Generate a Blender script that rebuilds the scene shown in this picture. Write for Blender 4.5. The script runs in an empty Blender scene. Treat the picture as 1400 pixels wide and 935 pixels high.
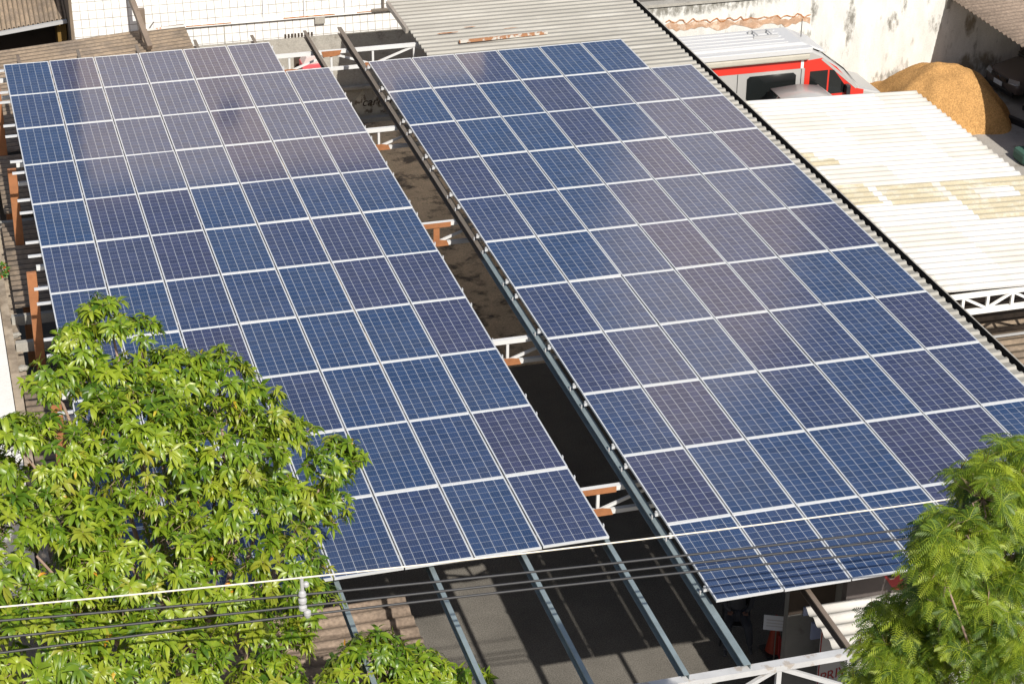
import bpy, bmesh, math, random
import numpy as np
from mathutils import Vector, Matrix
R_ = math.radians
random.seed(7)
rng = np.random.default_rng(7)
S = bpy.context.scene
COL = S.collection

# ---------------------------------------------------------------- camera
cam_d = bpy.data.cameras.new('camera')
cam = bpy.data.objects.new('camera', cam_d); COL.objects.link(cam)
RW = ((0.9612842, -0.2754188, 0.0087804), (0.1202837, 0.4480637, 0.8858729), (-0.2479203, -0.8505195, 0.4638449))
m = Matrix(RW).transposed().to_4x4(); m.translation = (-1.38757, -46.02453, 21.41026)
cam.matrix_world = m
cam_d.sensor_width = 36.0; cam_d.lens = 36.0 * 2853.905 / 1400.0
cam_d.clip_start = 0.5; cam_d.clip_end = 2000
S.camera = cam

# ---------------------------------------------------------------- light
SUN = Vector((0.155, -1.141, 1.0)).normalized()
w = bpy.data.worlds.new('World'); S.world = w; w.use_nodes = True
nt = w.node_tree; nt.nodes.clear()
def N(nt, t, **k):
    n = nt.nodes.new(t)
    for a, b in k.items(): setattr(n, a, b)
    return n
out = N(nt, 'ShaderNodeOutputWorld'); bg = N(nt, 'ShaderNodeBackground')
sky = N(nt, 'ShaderNodeTexSky', sky_type='NISHITA', sun_disc=False)
sky.sun_elevation = math.asin(SUN.z); sky.sun_rotation = math.atan2(SUN.x, SUN.y)
sky.air_density = 1.0; sky.dust_density = 1.6
# unseen cloud patches, added and placed so their reflections grey the panel glass
tc = N(nt, 'ShaderNodeTexCoord'); L = nt.links.new
nz = N(nt, 'ShaderNodeTexNoise'); nz.inputs['Scale'].default_value = 9.0; nz.inputs['Detail'].default_value = 5; nz.inputs['Roughness'].default_value = 0.55
L(tc.outputs['Generated'], nz.inputs['Vector'])
def wmath(op, a, b):
    n = N(nt, 'ShaderNodeMath', operation=op)
    for i, v in enumerate((a, b)):
        if isinstance(v, (int, float)): n.inputs[i].default_value = v
        else: L(v, n.inputs[i])
    return n.outputs[0]
tot = None
for (cx, cy, cz, rad, amp) in ((0.350, 0.866, 0.360, 2.6, 0.9), (0.345, 0.850, 0.400, 2.8, 1.0), (0.330, 0.842, 0.425, 2.6, 1.0), (0.345, 0.820, 0.455, 2.3, 0.9), (0.325, 0.815, 0.480, 1.9, 0.75),
                               (-0.35, 0.85, 0.38, 9.0, 1.0), (0.70, 0.6, 0.36, 9.0, 1.0), (-0.7, -0.6, 0.3, 14.0, 0.9)):
    d = N(nt, 'ShaderNodeVectorMath', operation='DOT_PRODUCT'); L(tc.outputs['Generated'], d.inputs[0]); d.inputs[1].default_value = Vector((cx, cy, cz)).normalized()
    r = N(nt, 'ShaderNodeMapRange', interpolation_type='SMOOTHSTEP'); r.inputs[1].default_value = math.cos(R_(rad * 1.15)); r.inputs[2].default_value = math.cos(R_(rad * 0.3)); r.inputs[4].default_value = amp
    L(d.outputs['Value'], r.inputs[0]); tot = r.outputs[0] if tot is None else wmath('MAXIMUM', tot, r.outputs[0])
ero = wmath('MULTIPLY', wmath('SUBTRACT', nz.outputs['Fac'], 0.5), 1.1)
fac = N(nt, 'ShaderNodeMapRange', interpolation_type='SMOOTHSTEP'); fac.inputs[1].default_value = 0.12; fac.inputs[2].default_value = 0.75
L(wmath('ADD', tot, wmath('MULTIPLY', ero, wmath('MINIMUM', wmath('MULTIPLY', tot, 3.0), 1.0))), fac.inputs[0])
mx = N(nt, 'ShaderNodeMix', data_type='RGBA'); mx.inputs[7].default_value = (13.0, 10.8, 9.2, 1)
L(fac.outputs[0], mx.inputs[0]); L(sky.outputs[0], mx.inputs[6]); L(mx.outputs[2], bg.inputs[0])
bg.inputs[1].default_value = 0.085; L(bg.outputs[0], out.inputs[0])
sd = bpy.data.lights.new('sun', 'SUN'); sd.energy = 4.8; sd.angle = R_(0.5); sd.color = (1.0, 0.95, 0.87)
so = bpy.data.objects.new('sun', sd); COL.objects.link(so); so.rotation_euler = SUN.to_track_quat('Z', 'Y').to_euler(); so.location = (0, -30, 40)
S.view_settings.view_transform = 'Standard'; S.view_settings.look = 'None'; S.view_settings.exposure = 0.22; S.view_settings.gamma = 1
S.render.engine = 'CYCLES'
S.cycles.max_bounces = 6; S.cycles.transparent_max_bounces = 6; S.cycles.caustics_reflective = False; S.cycles.caustics_refractive = False

# ---------------------------------------------------------------- materials
def mat(name, col, rough=0.7, metal=0.0, var=0.0, scale=4.0, col2=None, thr=(0.45, 0.6), bump=0.0, bscale=60.0, spec=0.5, fine=0.0, stretch=(1, 1, 1), mask2=None):
    """principled with a large-scale tone variation, optional second colour in noise patches, optional bump"""
    M = bpy.data.materials.new(name); M.use_nodes = True; t = M.node_tree; b = t.nodes['Principled BSDF']
    b.inputs['Roughness'].default_value = rough; b.inputs['Metallic'].default_value = metal
    b.inputs['Specular IOR Level'].default_value = spec
    ln = t.links.new
    tc = N(t, 'ShaderNodeTexCoord'); mp = N(t, 'ShaderNodeMapping'); mp.inputs['Scale'].default_value = stretch
    ln(tc.outputs['Object'], mp.inputs[0])
    c = N(t, 'ShaderNodeRGB'); c.outputs[0].default_value = (*col, 1); last = c.outputs[0]
    def mixin(fac, other, mode='MIX'):
        nonlocal last
        mm = N(t, 'ShaderNodeMix', data_type='RGBA', blend_type=mode)
        if isinstance(fac, float): mm.inputs[0].default_value = fac
        else: ln(fac, mm.inputs[0])
        ln(last, mm.inputs[6])
        if isinstance(other, tuple): mm.inputs[7].default_value = (*other, 1)
        else: ln(other, mm.inputs[7])
        last = mm.outputs[2]
    def noise(sc, det=4.0, r=0.6):
        n = N(t, 'ShaderNodeTexNoise'); n.inputs['Scale'].default_value = sc; n.inputs['Detail'].default_value = det; n.inputs['Roughness'].default_value = r
        ln(mp.outputs[0], n.inputs['Vector']); return n
    if col2 is not None:
        n = noise(scale, 6.0, 0.65); r = N(t, 'ShaderNodeMapRange'); r.inputs[1].default_value = thr[0]; r.inputs[2].default_value = thr[1]
        ln(n.outputs['Fac'], r.inputs[0]); mixin(r.outputs[0], col2)
    if var > 0:
        n = noise(scale * 0.6 + 0.3, 5.0, 0.7); r = N(t, 'ShaderNodeMapRange'); r.inputs[1].default_value = 0.3; r.inputs[2].default_value = 0.7
        r.inputs[3].default_value = 1 - var; r.inputs[4].default_value = 1 + var * 0.6
        ln(n.outputs['Fac'], r.inputs[0])
        cc = N(t, 'ShaderNodeCombineColor'); [ln(r.outputs[0], cc.inputs[i]) for i in range(3)]
        mixin(1.0, cc.outputs[0], 'MULTIPLY')
    if fine > 0:
        n = N(t, 'ShaderNodeTexNoise'); n.inputs['Scale'].default_value = bscale; n.inputs['Detail'].default_value = 2
        ln(tc.outputs['Object'], n.inputs['Vector'])
        r = N(t, 'ShaderNodeMapRange'); r.inputs[1].default_value = 0.3; r.inputs[2].default_value = 0.7
        r.inputs[3].default_value = 1 - fine; r.inputs[4].default_value = 1 + fine
        ln(n.outputs['Fac'], r.inputs[0])
        cc = N(t, 'ShaderNodeCombineColor'); [ln(r.outputs[0], cc.inputs[i]) for i in range(3)]
        mixin(1.0, cc.outputs[0], 'MULTIPLY')
    ln(last, b.inputs['Base Color'])
    if bump > 0:
        n = N(t, 'ShaderNodeTexNoise'); n.inputs['Scale'].default_value = bscale; n.inputs['Detail'].default_value = 3
        ln(tc.outputs['Object'], n.inputs['Vector'])
        bn = N(t, 'ShaderNodeBump'); bn.inputs['Strength'].default_value = bump; bn.inputs['Distance'].default_value = 0.02
        ln(n.outputs['Fac'], bn.inputs['Height']); ln(bn.outputs[0], b.inputs['Normal'])
    return M

def math_(t, op, a, b=None, c=None):
    n = N(t, 'ShaderNodeMath', operation=op)
    for i, v in enumerate((a, b, c)):
        if v is None: continue
        if isinstance(v, (int, float)): n.inputs[i].default_value = v
        else: t.links.new(v, n.inputs[i])
    return n.outputs[0]

def panel_glass_mat():
    M = bpy.data.materials.new('silicon_cells_under_glass'); M.use_nodes = True; t = M.node_tree; b = t.nodes['Principled BSDF']; ln = t.links.new
    tc = N(t, 'ShaderNodeTexCoord'); sp = N(t, 'ShaderNodeSeparateXYZ'); ln(tc.outputs['Object'], sp.inputs[0])
    PU, PV = 0.1587, 0.1603     # cell pitch
    x0 = (0.992 - 6 * PU) / 2; y0 = (1.985 - 12 * PV) / 2
    cx = math_(t, 'DIVIDE', math_(t, 'SUBTRACT', sp.outputs[0], x0), PU)
    cy = math_(t, 'DIVIDE', math_(t, 'SUBTRACT', math_(t, 'MULTIPLY', sp.outputs[1], -1.0), y0), PV)
    fx = math_(t, 'FRACT', cx); fy = math_(t, 'FRACT', cy)
    def edge(f, wd):    # 1 near integer lines
        d = math_(t, 'MINIMUM', f, math_(t, 'SUBTRACT', 1.0, f))
        return math_(t, 'LESS_THAN', d, wd)
    gap = math_(t, 'MAXIMUM', math_(t, 'MULTIPLY', edge(fx, 0.017), 0.9), math_(t, 'MULTIPLY', edge(fy, 0.015), 0.62))
    o = math_(t, 'MAXIMUM', math_(t, 'MAXIMUM', math_(t, 'LESS_THAN', cx, 0.0), math_(t, 'GREATER_THAN', cx, 6.0)),
              math_(t, 'MAXIMUM', math_(t, 'LESS_THAN', cy, 0.0), math_(t, 'GREATER_THAN', cy, 12.0)))
    white = math_(t, 'MAXIMUM', gap, o)
    bus = math_(t, 'MULTIPLY', edge(math_(t, 'FRACT', math_(t, 'ADD', math_(t, 'MULTIPLY', fx, 4.0), 0.5)), 0.045), 0.22)
    # per cell tone
    cb = N(t, 'ShaderNodeCombineXYZ'); ln(math_(t, 'FLOOR', cx), cb.inputs[0]); ln(math_(t, 'FLOOR', cy), cb.inputs[1])
    oi = N(t, 'ShaderNodeObjectInfo'); ln(math_(t, 'MULTIPLY', oi.outputs['Random'], 97.0), cb.inputs[2])
    wn = N(t, 'ShaderNodeTexWhiteNoise', noise_dimensions='3D'); ln(cb.outputs[0], wn.inputs[0])
    mA = N(t, 'ShaderNodeMix', data_type='RGBA'); mA.inputs[6].default_value = (0.025, 0.052, 0.124, 1); mA.inputs[7].default_value = (0.038, 0.045, 0.100, 1)
    pr = N(t, 'ShaderNodeTexWhiteNoise', noise_dimensions='1D'); ln(math_(t, 'MULTIPLY', oi.outputs['Random'], 31.7), pr.inputs['W'])
    prs = N(t, 'ShaderNodeMapRange', interpolation_type='SMOOTHSTEP'); prs.inputs[1].default_value = 0.35; prs.inputs[2].default_value = 0.95; ln(pr.outputs[0], prs.inputs[0])
    ln(prs.outputs[0], mA.inputs[0])
    v = N(t, 'ShaderNodeMapRange'); v.inputs[3].default_value = 0.88; v.inputs[4].default_value = 1.14; ln(wn.outputs[0], v.inputs[0])
    # crystal flakes
    vo = N(t, 'ShaderNodeTexVoronoi'); vo.inputs['Scale'].default_value = 55; ln(tc.outputs['Object'], vo.inputs['Vector'])
    sv = N(t, 'ShaderNodeSeparateColor'); ln(vo.outputs['Color'], sv.inputs[0])
    fl = N(t, 'ShaderNodeMapRange'); fl.inputs[3].default_value = 0.9; fl.inputs[4].default_value = 1.12; ln(sv.outputs[0], fl.inputs[0])
    vv = math_(t, 'MULTIPLY', v.outputs[0], fl.outputs[0])
    cc = N(t, 'ShaderNodeCombineColor'); [ln(vv, cc.inputs[i]) for i in range(3)]
    m1 = N(t, 'ShaderNodeMix', data_type='RGBA', blend_type='MULTIPLY'); m1.inputs[0].default_value = 1; ln(mA.outputs[2], m1.inputs[6]); ln(cc.outputs[0], m1.inputs[7])
    m2 = N(t, 'ShaderNodeMix', data_type='RGBA'); ln(bus, m2.inputs[0]); ln(m1.outputs[2], m2.inputs[6]); m2.inputs[7].default_value = (0.28, 0.31, 0.38, 1)
    m3 = N(t, 'ShaderNodeMix', data_type='RGBA'); ln(white, m3.inputs[0]); ln(m2.outputs[2], m3.inputs[6]); m3.inputs[7].default_value = (0.60, 0.625, 0.65, 1)
    # thin dust film, a little heavier towards the lower frame
    dn = N(t, 'ShaderNodeTexNoise'); dn.inputs['Scale'].default_value = 1.3; dn.inputs['Detail'].default_value = 5
    av = N(t, 'ShaderNodeVectorMath', operation='ADD'); ln(tc.outputs['Object'], av.inputs[0]); ln(oi.outputs['Location'], av.inputs[1]); ln(av.outputs[0], dn.inputs['Vector'])
    df = N(t, 'ShaderNodeMapRange'); df.inputs[1].default_value = 0.35; df.inputs[2].default_value = 0.75; df.inputs[3].default_value = 0.0; df.inputs[4].default_value = 0.06; ln(dn.outputs['Fac'], df.inputs[0])
    m4 = N(t, 'ShaderNodeMix', data_type='RGBA'); ln(df.outputs[0], m4.inputs[0]); ln(m3.outputs[2], m4.inputs[6]); m4.inputs[7].default_value = (0.32, 0.28, 0.24, 1)
    sn = N(t, 'ShaderNodeTexNoise'); sn.inputs['Scale'].default_value = 9.0; sn.inputs['Detail'].default_value = 2; ln(av.outputs[0], sn.inputs['Vector'])
    sr = N(t, 'ShaderNodeMapRange'); sr.inputs[1].default_value = 0.775; sr.inputs[2].default_value = 0.80; sr.inputs[4].default_value = 0.55; ln(sn.outputs['Fac'], sr.inputs[0])
    m5 = N(t, 'ShaderNodeMix', data_type='RGBA'); ln(sr.outputs[0], m5.inputs[0]); ln(m4.outputs[2], m5.inputs[6]); m5.inputs[7].default_value = (0.55, 0.54, 0.50, 1)
    ln(m5.outputs[2], b.inputs['Base Color'])
    b.inputs['Roughness'].default_value = 0.12; b.inputs['IOR'].default_value = 1.5
    return M

def tile_mat():
    M = bpy.data.materials.new('white_wall_tiles'); M.use_nodes = True; t = M.node_tree; b = t.nodes['Principled BSDF']; ln = t.links.new
    tc = N(t, 'ShaderNodeTexCoord'); sp = N(t, 'ShaderNodeSeparateXYZ'); ln(tc.outputs['Object'], sp.inputs[0])
    sx = math_(t, 'FRACT', math_(t, 'DIVIDE', math_(t, 'ADD', sp.outputs[0], math_(t, 'MULTIPLY', sp.outputs[2], 0.03)), 0.205))
    sz = math_(t, 'FRACT', math_(t, 'DIVIDE', sp.outputs[2], 0.235))
    l = math_(t, 'MAXIMUM', math_(t, 'LESS_THAN', sx, 0.085), math_(t, 'LESS_THAN', sz, 0.085))
    nz = N(t, 'ShaderNodeTexNoise'); nz.inputs['Scale'].default_value = 3.0; ln(tc.outputs['Object'], nz.inputs['Vector'])
    l2 = math_(t, 'MULTIPLY', l, math_(t, 'MULTIPLY', nz.outputs['Fac'], 1.7))
    mm = N(t, 'ShaderNodeMix', data_type='RGBA'); ln(l2, mm.inputs[0]); mm.inputs[6].default_value = (0.80, 0.79, 0.77, 1); mm.inputs[7].default_value = (0.30, 0.28, 0.25, 1)
    ln(mm.outputs[2], b.inputs['Base Color']); b.inputs['Roughness'].default_value = 0.35
    return M

def leaf_mat(name, ramp, trans, rough=0.38):
    M = bpy.data.materials.new(name); M.use_nodes = True; t = M.node_tree; ln = t.links.new
    b = t.nodes['Principled BSDF']; o = t.nodes['Material Output']
    at = N(t, 'ShaderNodeAttribute', attribute_name='tone'); cr = N(t, 'ShaderNodeValToRGB')
    e = cr.color_ramp.elements
    e[0].position = ramp[0][0]; e[0].color = (*ramp[0][1], 1); e[1].position = ramp[-1][0]; e[1].color = (*ramp[-1][1], 1)
    for p, c in ramp[1:-1]:
        q = e.new(p); q.color = (*c, 1)
    ln(at.outputs['Fac'], cr.inputs[0]); ln(cr.outputs[0], b.inputs['Base Color']); b.inputs['Roughness'].default_value = rough
    tr = N(t, 'ShaderNodeBsdfTranslucent'); mxx = N(t, 'ShaderNodeMix', data_type='RGBA', blend_type='MULTIPLY'); mxx.inputs[0].default_value = 1
    ln(cr.outputs[0], mxx.inputs[6]); mxx.inputs[7].default_value = (1.5, 1.5, 0.5, 1); ln(mxx.outputs[2], tr.inputs[0])
    ms = N(t, 'ShaderNodeMixShader'); ms.inputs[0].default_value = trans; ln(b.outputs[0], ms.inputs[1]); ln(tr.outputs[0], ms.inputs[2]); ln(ms.outputs[0], o.inputs[0])
    return M

M_ = {}
M_['alu'] = mat('anodised_aluminium', (0.72, 0.73, 0.74), 0.42, 0.35)
M_['cells'] = panel_glass_mat()
M_['white_steel'] = mat('white_painted_steel', (0.66, 0.66, 0.65), 0.5, col2=(0.55, 0.20, 0.05), scale=2.6, thr=(0.66, 0.68), var=0.08)
M_['gate_white'] = mat('tree_shaded_gate_white', (0.50, 0.50, 0.50), 0.5, var=.12, scale=4, col2=(.40, .36, .32), thr=(.56, .6))  # white dimmed in the colour to stand in for tree shade on the truss
M_['orange'] = mat('orange_primer', (0.35, 0.145, 0.06), 0.6, var=0.25, scale=5, col2=(0.72, 0.66, 0.58), thr=(0.68, 0.70))
M_['purlin'] = mat('galvanised_purlin_steel', (0.27, 0.33, 0.345), 0.55, 0.3, var=0.22, scale=3)
def stains(M, spots, c2, nscale=4.0, lo=.42, hi=.6):
    """mould and damp marks at fixed places on the wall: (x, z, half width, half height, strength)"""
    t = M.node_tree; b = t.nodes['Principled BSDF']; src = b.inputs['Base Color'].links[0].from_socket
    tc = N(t, 'ShaderNodeTexCoord'); sp = N(t, 'ShaderNodeSeparateXYZ'); t.links.new(tc.outputs['Object'], sp.inputs[0])
    mp = N(t, 'ShaderNodeMapping'); mp.inputs['Scale'].default_value = (1.3, 1, .6); t.links.new(tc.outputs['Object'], mp.inputs[0])
    nz = N(t, 'ShaderNodeTexNoise'); nz.inputs['Scale'].default_value = nscale; nz.inputs['Detail'].default_value = 7; nz.inputs['Roughness'].default_value = .7; t.links.new(mp.outputs[0], nz.inputs['Vector'])
    tot = None
    for x, z, hx, hz, k in spots:
        dx = math_(t, 'POWER', math_(t, 'ABSOLUTE', math_(t, 'DIVIDE', math_(t, 'SUBTRACT', sp.outputs[0], x), hx)), 2.0)
        dz = math_(t, 'POWER', math_(t, 'ABSOLUTE', math_(t, 'DIVIDE', math_(t, 'SUBTRACT', sp.outputs[2], z), hz)), 2.0)
        mk = math_(t, 'MULTIPLY', math_(t, 'MAXIMUM', math_(t, 'SUBTRACT', 1.0, math_(t, 'ADD', dx, dz)), 0.0), k)
        tot = mk if tot is None else math_(t, 'MAXIMUM', tot, mk)
    r = N(t, 'ShaderNodeMapRange', interpolation_type='SMOOTHSTEP'); r.inputs[1].default_value = lo; r.inputs[2].default_value = hi
    t.links.new(math_(t, 'MULTIPLY', math_(t, 'POWER', tot, 0.5), nz.outputs['Fac']), r.inputs[0])
    m_ = N(t, 'ShaderNodeMix', data_type='RGBA'); t.links.new(math_(t, 'MULTIPLY', r.outputs[0], .85), m_.inputs[0]); t.links.new(src, m_.inputs[6]); m_.inputs[7].default_value = (*c2, 1); t.links.new(m_.outputs[2], b.inputs['Base Color'])
def two_tone(M, c2, y0, y1):
    """the far lengths of the purlins take a browner colour"""
    t = M.node_tree; b = t.nodes['Principled BSDF']; src = b.inputs['Base Color'].links[0].from_socket
    tc = N(t, 'ShaderNodeTexCoord'); sp = N(t, 'ShaderNodeSeparateXYZ'); t.links.new(tc.outputs['Object'], sp.inputs[0])
    r = N(t, 'ShaderNodeMapRange'); r.inputs[1].default_value = y0; r.inputs[2].default_value = y1; t.links.new(sp.outputs[1], r.inputs[0])
    m_ = N(t, 'ShaderNodeMix', data_type='RGBA'); t.links.new(r.outputs[0], m_.inputs[0]); t.links.new(src, m_.inputs[6]); m_.inputs[7].default_value = (*c2, 1); t.links.new(m_.outputs[2], b.inputs['Base Color'])
two_tone(M_['purlin'], (0.20, 0.17, 0.14), -12.2, -12.0)
M_['purlin_brown'] = mat('brown_weathered_steel', (0.20, 0.155, 0.12), 0.6, 0.1, var=0.25, scale=3)
M_['purlin_gap'] = mat('grey_brown_purlin_steel', (0.34, 0.31, 0.27), 0.5, 0.2, var=0.2, scale=3)
M_['grey_roof'] = mat('weathered_zinc_sheet', (0.30, 0.285, 0.25), 0.6, 0.05, var=0.2, scale=1.3, stretch=(0.35, 2.2, 1), col2=(0.40, 0.385, 0.345), thr=(0.50, 0.72), bump=0.1, bscale=30)
M_['white_roof'] = mat('white_painted_fibre_cement', (0.665, 0.64, 0.60), 0.7, var=0.08, scale=1.5, col2=(0.62, 0.58, 0.50), thr=(0.52, 0.7), fine=0.03, bscale=40)
M_['beige_sheet'] = mat('beige_translucent_sheet', (0.52, 0.455, 0.315), 0.55, var=0.10, scale=2.5, col2=(0.60, 0.55, 0.44), thr=(0.5, 0.62), fine=0.08, bscale=30)
M_['brown_roof'] = mat('weathered_brown_fibre_cement', (0.27, 0.205, 0.145), 0.85, var=0.25, scale=1.6, col2=(0.19, 0.15, 0.115), thr=(0.47, 0.62), fine=0.16, bscale=14)
M_['pink_roof'] = mat('weathered_pinkish_fibre_cement', (0.265, 0.20, 0.15), 0.85, var=0.2, scale=2.0, fine=0.25, bscale=18, bump=0.3)
M_['asphalt'] = mat('asphalt', (0.15, 0.138, 0.12), 0.9, var=0.22, scale=0.9, fine=0.35, bscale=45, bump=0.35, spec=0.25)
M_['dirt'] = mat('trodden_brown_ground', (0.62, 0.48, 0.32), 0.95, var=0.25, scale=1.6, col2=(0.13, 0.105, 0.08), thr=(0.50, 0.62), fine=0.2, bscale=25, bump=0.4)
M_['concrete'] = mat('concrete_floor', (0.38, 0.355, 0.32), 0.85, var=0.2, scale=1.2, col2=(0.20, 0.17, 0.13), thr=(0.55, 0.7), fine=0.12, bscale=30)
M_['wall_grey'] = mat('grey_cement_render', (0.36, 0.34, 0.30), 0.9, var=0.18, scale=2.2, col2=(0.22, 0.20, 0.17), thr=(0.56, 0.7), fine=0.1, bscale=25, bump=0.2)
M_['wall_white'] = mat('stained_white_limewash', (0.68, 0.67, 0.63), 0.9, var=0.2, scale=1.25, stretch=(2.0, 1, 0.65), col2=(0.17, 0.155, 0.125), thr=(0.58, 0.73), fine=0.06, bscale=25, bump=0.2)
M_['wall_white_'] = M_['wall_white']
M_['mortar'] = mat('exposed_orange_mortar', (0.50, 0.32, 0.21), 0.95, var=0.3, scale=4, col2=(0.66, 0.50, 0.38), thr=(0.5, 0.6), bump=0.4)
M_['tile'] = tile_mat()
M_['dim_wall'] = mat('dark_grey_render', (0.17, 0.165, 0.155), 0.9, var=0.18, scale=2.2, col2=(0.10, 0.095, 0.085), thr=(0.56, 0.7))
M_['groove'] = mat('groove_shade', (0.10, 0.078, 0.055), 0.9, var=0.3, scale=3)  # dark valley colour, stands in for the shading between roof ridges
M_['plaster_w'] = mat('white_plaster', (0.80, 0.79, 0.76), 0.8, var=0.06, scale=2)
M_['brown_plaster'] = mat('brown_plaster', (0.20, 0.155, 0.11), 0.9, var=0.2, scale=3)
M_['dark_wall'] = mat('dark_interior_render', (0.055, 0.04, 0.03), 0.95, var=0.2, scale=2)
M_['gutter'] = mat('black_gutter_paint', (0.04, 0.038, 0.036), 0.5, var=0.2)
M_['rust'] = mat('rust', (0.42, 0.17, 0.06), 0.9, var=0.3, scale=8, col2=(0.55, 0.38, 0.26), thr=(0.5, 0.6))
M_['sand'] = mat('ochre_building_sand', (0.45, 0.252, 0.095), 0.98, var=0.22, scale=2.6, fine=0.3, bscale=26, bump=0.8, spec=0.1)
M_['red'] = mat('red_vehicle_paint', (0.62, 0.036, 0.022), 0.3)
M_['silver'] = mat('silver_vehicle_paint', (0.50, 0.49, 0.47), 0.35, 0.3)
M_['van_white'] = mat('white_van_gelcoat', (0.55, 0.55, 0.55), 0.35)
M_['awning'] = mat('beige_awning_cover', (0.46, 0.43, 0.36), 0.7, var=0.08)
M_['black_glass'] = mat('tinted_glass', (0.012, 0.014, 0.014), 0.06)
M_['black'] = mat('black_plastic', (0.02, 0.02, 0.022), 0.45)
M_['car_dark'] = mat('dark_brown_car_paint', (0.14, 0.115, 0.105), 0.25, 0.2)
M_['lens'] = mat('headlight_lens', (0.55, 0.56, 0.58), 0.12, 0.5)
M_['chrome'] = mat('chrome', (0.6, 0.6, 0.6), 0.2, 1.0)
M_['tyre'] = mat('rubber', (0.02, 0.02, 0.02), 0.8)
M_['cable_b'] = mat('black_cable_jacket', (0.035, 0.035, 0.037), 0.5)
M_['cable_w'] = mat('pale_cable_jacket', (0.72, 0.66, 0.56), 0.5)
M_['ceramic'] = mat('grey_white_insulator', (0.42, 0.42, 0.42), 0.4)
M_['bark'] = mat('grey_brown_bark', (0.21, 0.15, 0.11), 0.9, var=0.3, scale=9, bump=0.4)
M_['twig'] = mat('pale_twig', (0.30, 0.21, 0.16), 0.85, var=0.2, scale=9)
M_['mango'] = leaf_mat('glossy_mango_leaf', [(0.0, (0.06, 0.13, 0.012)), (0.35, (0.15, 0.24, 0.015)), (0.8, (0.31, 0.385, 0.03)), (0.93, (0.24, 0.27, 0.03)), (0.97, (0.50, 0.42, 0.04)), (1.0, (0.62, 0.22, 0.02))], 0.26, 0.38)
M_['feather'] = leaf_mat('feathery_leaflet', [(0.0, (0.045, 0.10, 0.012)), (0.5, (0.155, 0.24, 0.018)), (0.95, (0.34, 0.41, 0.035)), (1.0, (0.28, 0.20, 0.05))], 0.30, 0.5)
M_['bush'] = leaf_mat('small_garden_leaf', [(0.0, (0.03, 0.10, 0.015)), (0.8, (0.09, 0.22, 0.03)), (0.93, (0.12, 0.26, 0.03)), (0.94, (0.65, 0.04, 0.02)), (1.0, (0.7, 0.06, 0.03))], 0.2, 0.5)
M_['paper'] = mat('white_paper', (0.6, 0.62, 0.66), 0.8)
M_['blue_board'] = mat('pale_blue_board', (0.30, 0.34, 0.50), 0.8)
M_['cone'] = mat('orange_red_plastic', (0.26, 0.035, 0.015), 0.5)
M_['sign_grey'] = mat('faded_grey_banner', (0.42, 0.40, 0.40), 0.8, var=0.1)
M_['sign_red'] = mat('dark_red_paint', (0.26, 0.02, 0.02), 0.7)
M_['mural'] = mat('dark_mural_render', (0.09, 0.075, 0.07), 0.9, var=0.2)
M_['skin'] = mat('skin', (0.20, 0.10, 0.065), 0.6)
M_['cloth'] = mat('dark_trousers_cloth', (0.03, 0.032, 0.04), 0.9)
M_['shirt'] = mat('dark_shirt_cloth', (0.05, 0.05, 0.055), 0.9)
M_['hair'] = mat('black_hair', (0.012, 0.01, 0.009), 0.7)
M_['green_tarp'] = mat('dull_green_tarp', (0.05, 0.12, 0.09), 0.7)
M_['pink'] = mat('pink_cover', (0.60, 0.10, 0.12), 0.6)
M_['pale_cover'] = mat('pale_cover', (0.62, 0.50, 0.48), 0.6)
M_['terracotta'] = mat('terracotta', (0.45, 0.17, 0.08), 0.9)

# ---------------------------------------------------------------- mesh helpers
def link(name, me, material, parent=None, smooth=False):
    o = bpy.data.objects.new(name, me); COL.objects.link(o)
    if material is not None: me.materials.append(material)
    if parent is not None: o.parent = parent
    if smooth:
        for p in me.polygons: p.use_smooth = True
    return o
def tag(o, label=None, cat=None, group=None, kind=None):
    if label: o['label'] = label
    if cat: o['category'] = cat
    if group: o['group'] = group
    if kind: o['kind'] = kind
    return o
def empty(name, loc, label, cat, group=None, rz=0.0):
    o = bpy.data.objects.new(name, None); COL.objects.link(o); o.location = loc; o.rotation_euler = (0, 0, rz); o.empty_display_size = 0.2
    return tag(o, label, cat, group)
def text_mesh(name, body, size, shear, material, parent, loc):
    fc = bpy.data.curves.new(name, 'FONT'); fc.body = body; fc.size = size; fc.extrude = .002; fc.shear = shear
    tmp = bpy.data.objects.new('tmp', fc); COL.objects.link(tmp); bpy.context.view_layer.update()
    me = bpy.data.meshes.new_from_object(tmp.evaluated_get(bpy.context.evaluated_depsgraph_get())); bpy.data.objects.remove(tmp); bpy.data.curves.remove(fc)
    me.name = name; me.materials.clear(); o = link(name, me, material, parent); o.location = loc; o.rotation_euler = (R_(90), 0, 0); return o
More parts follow.
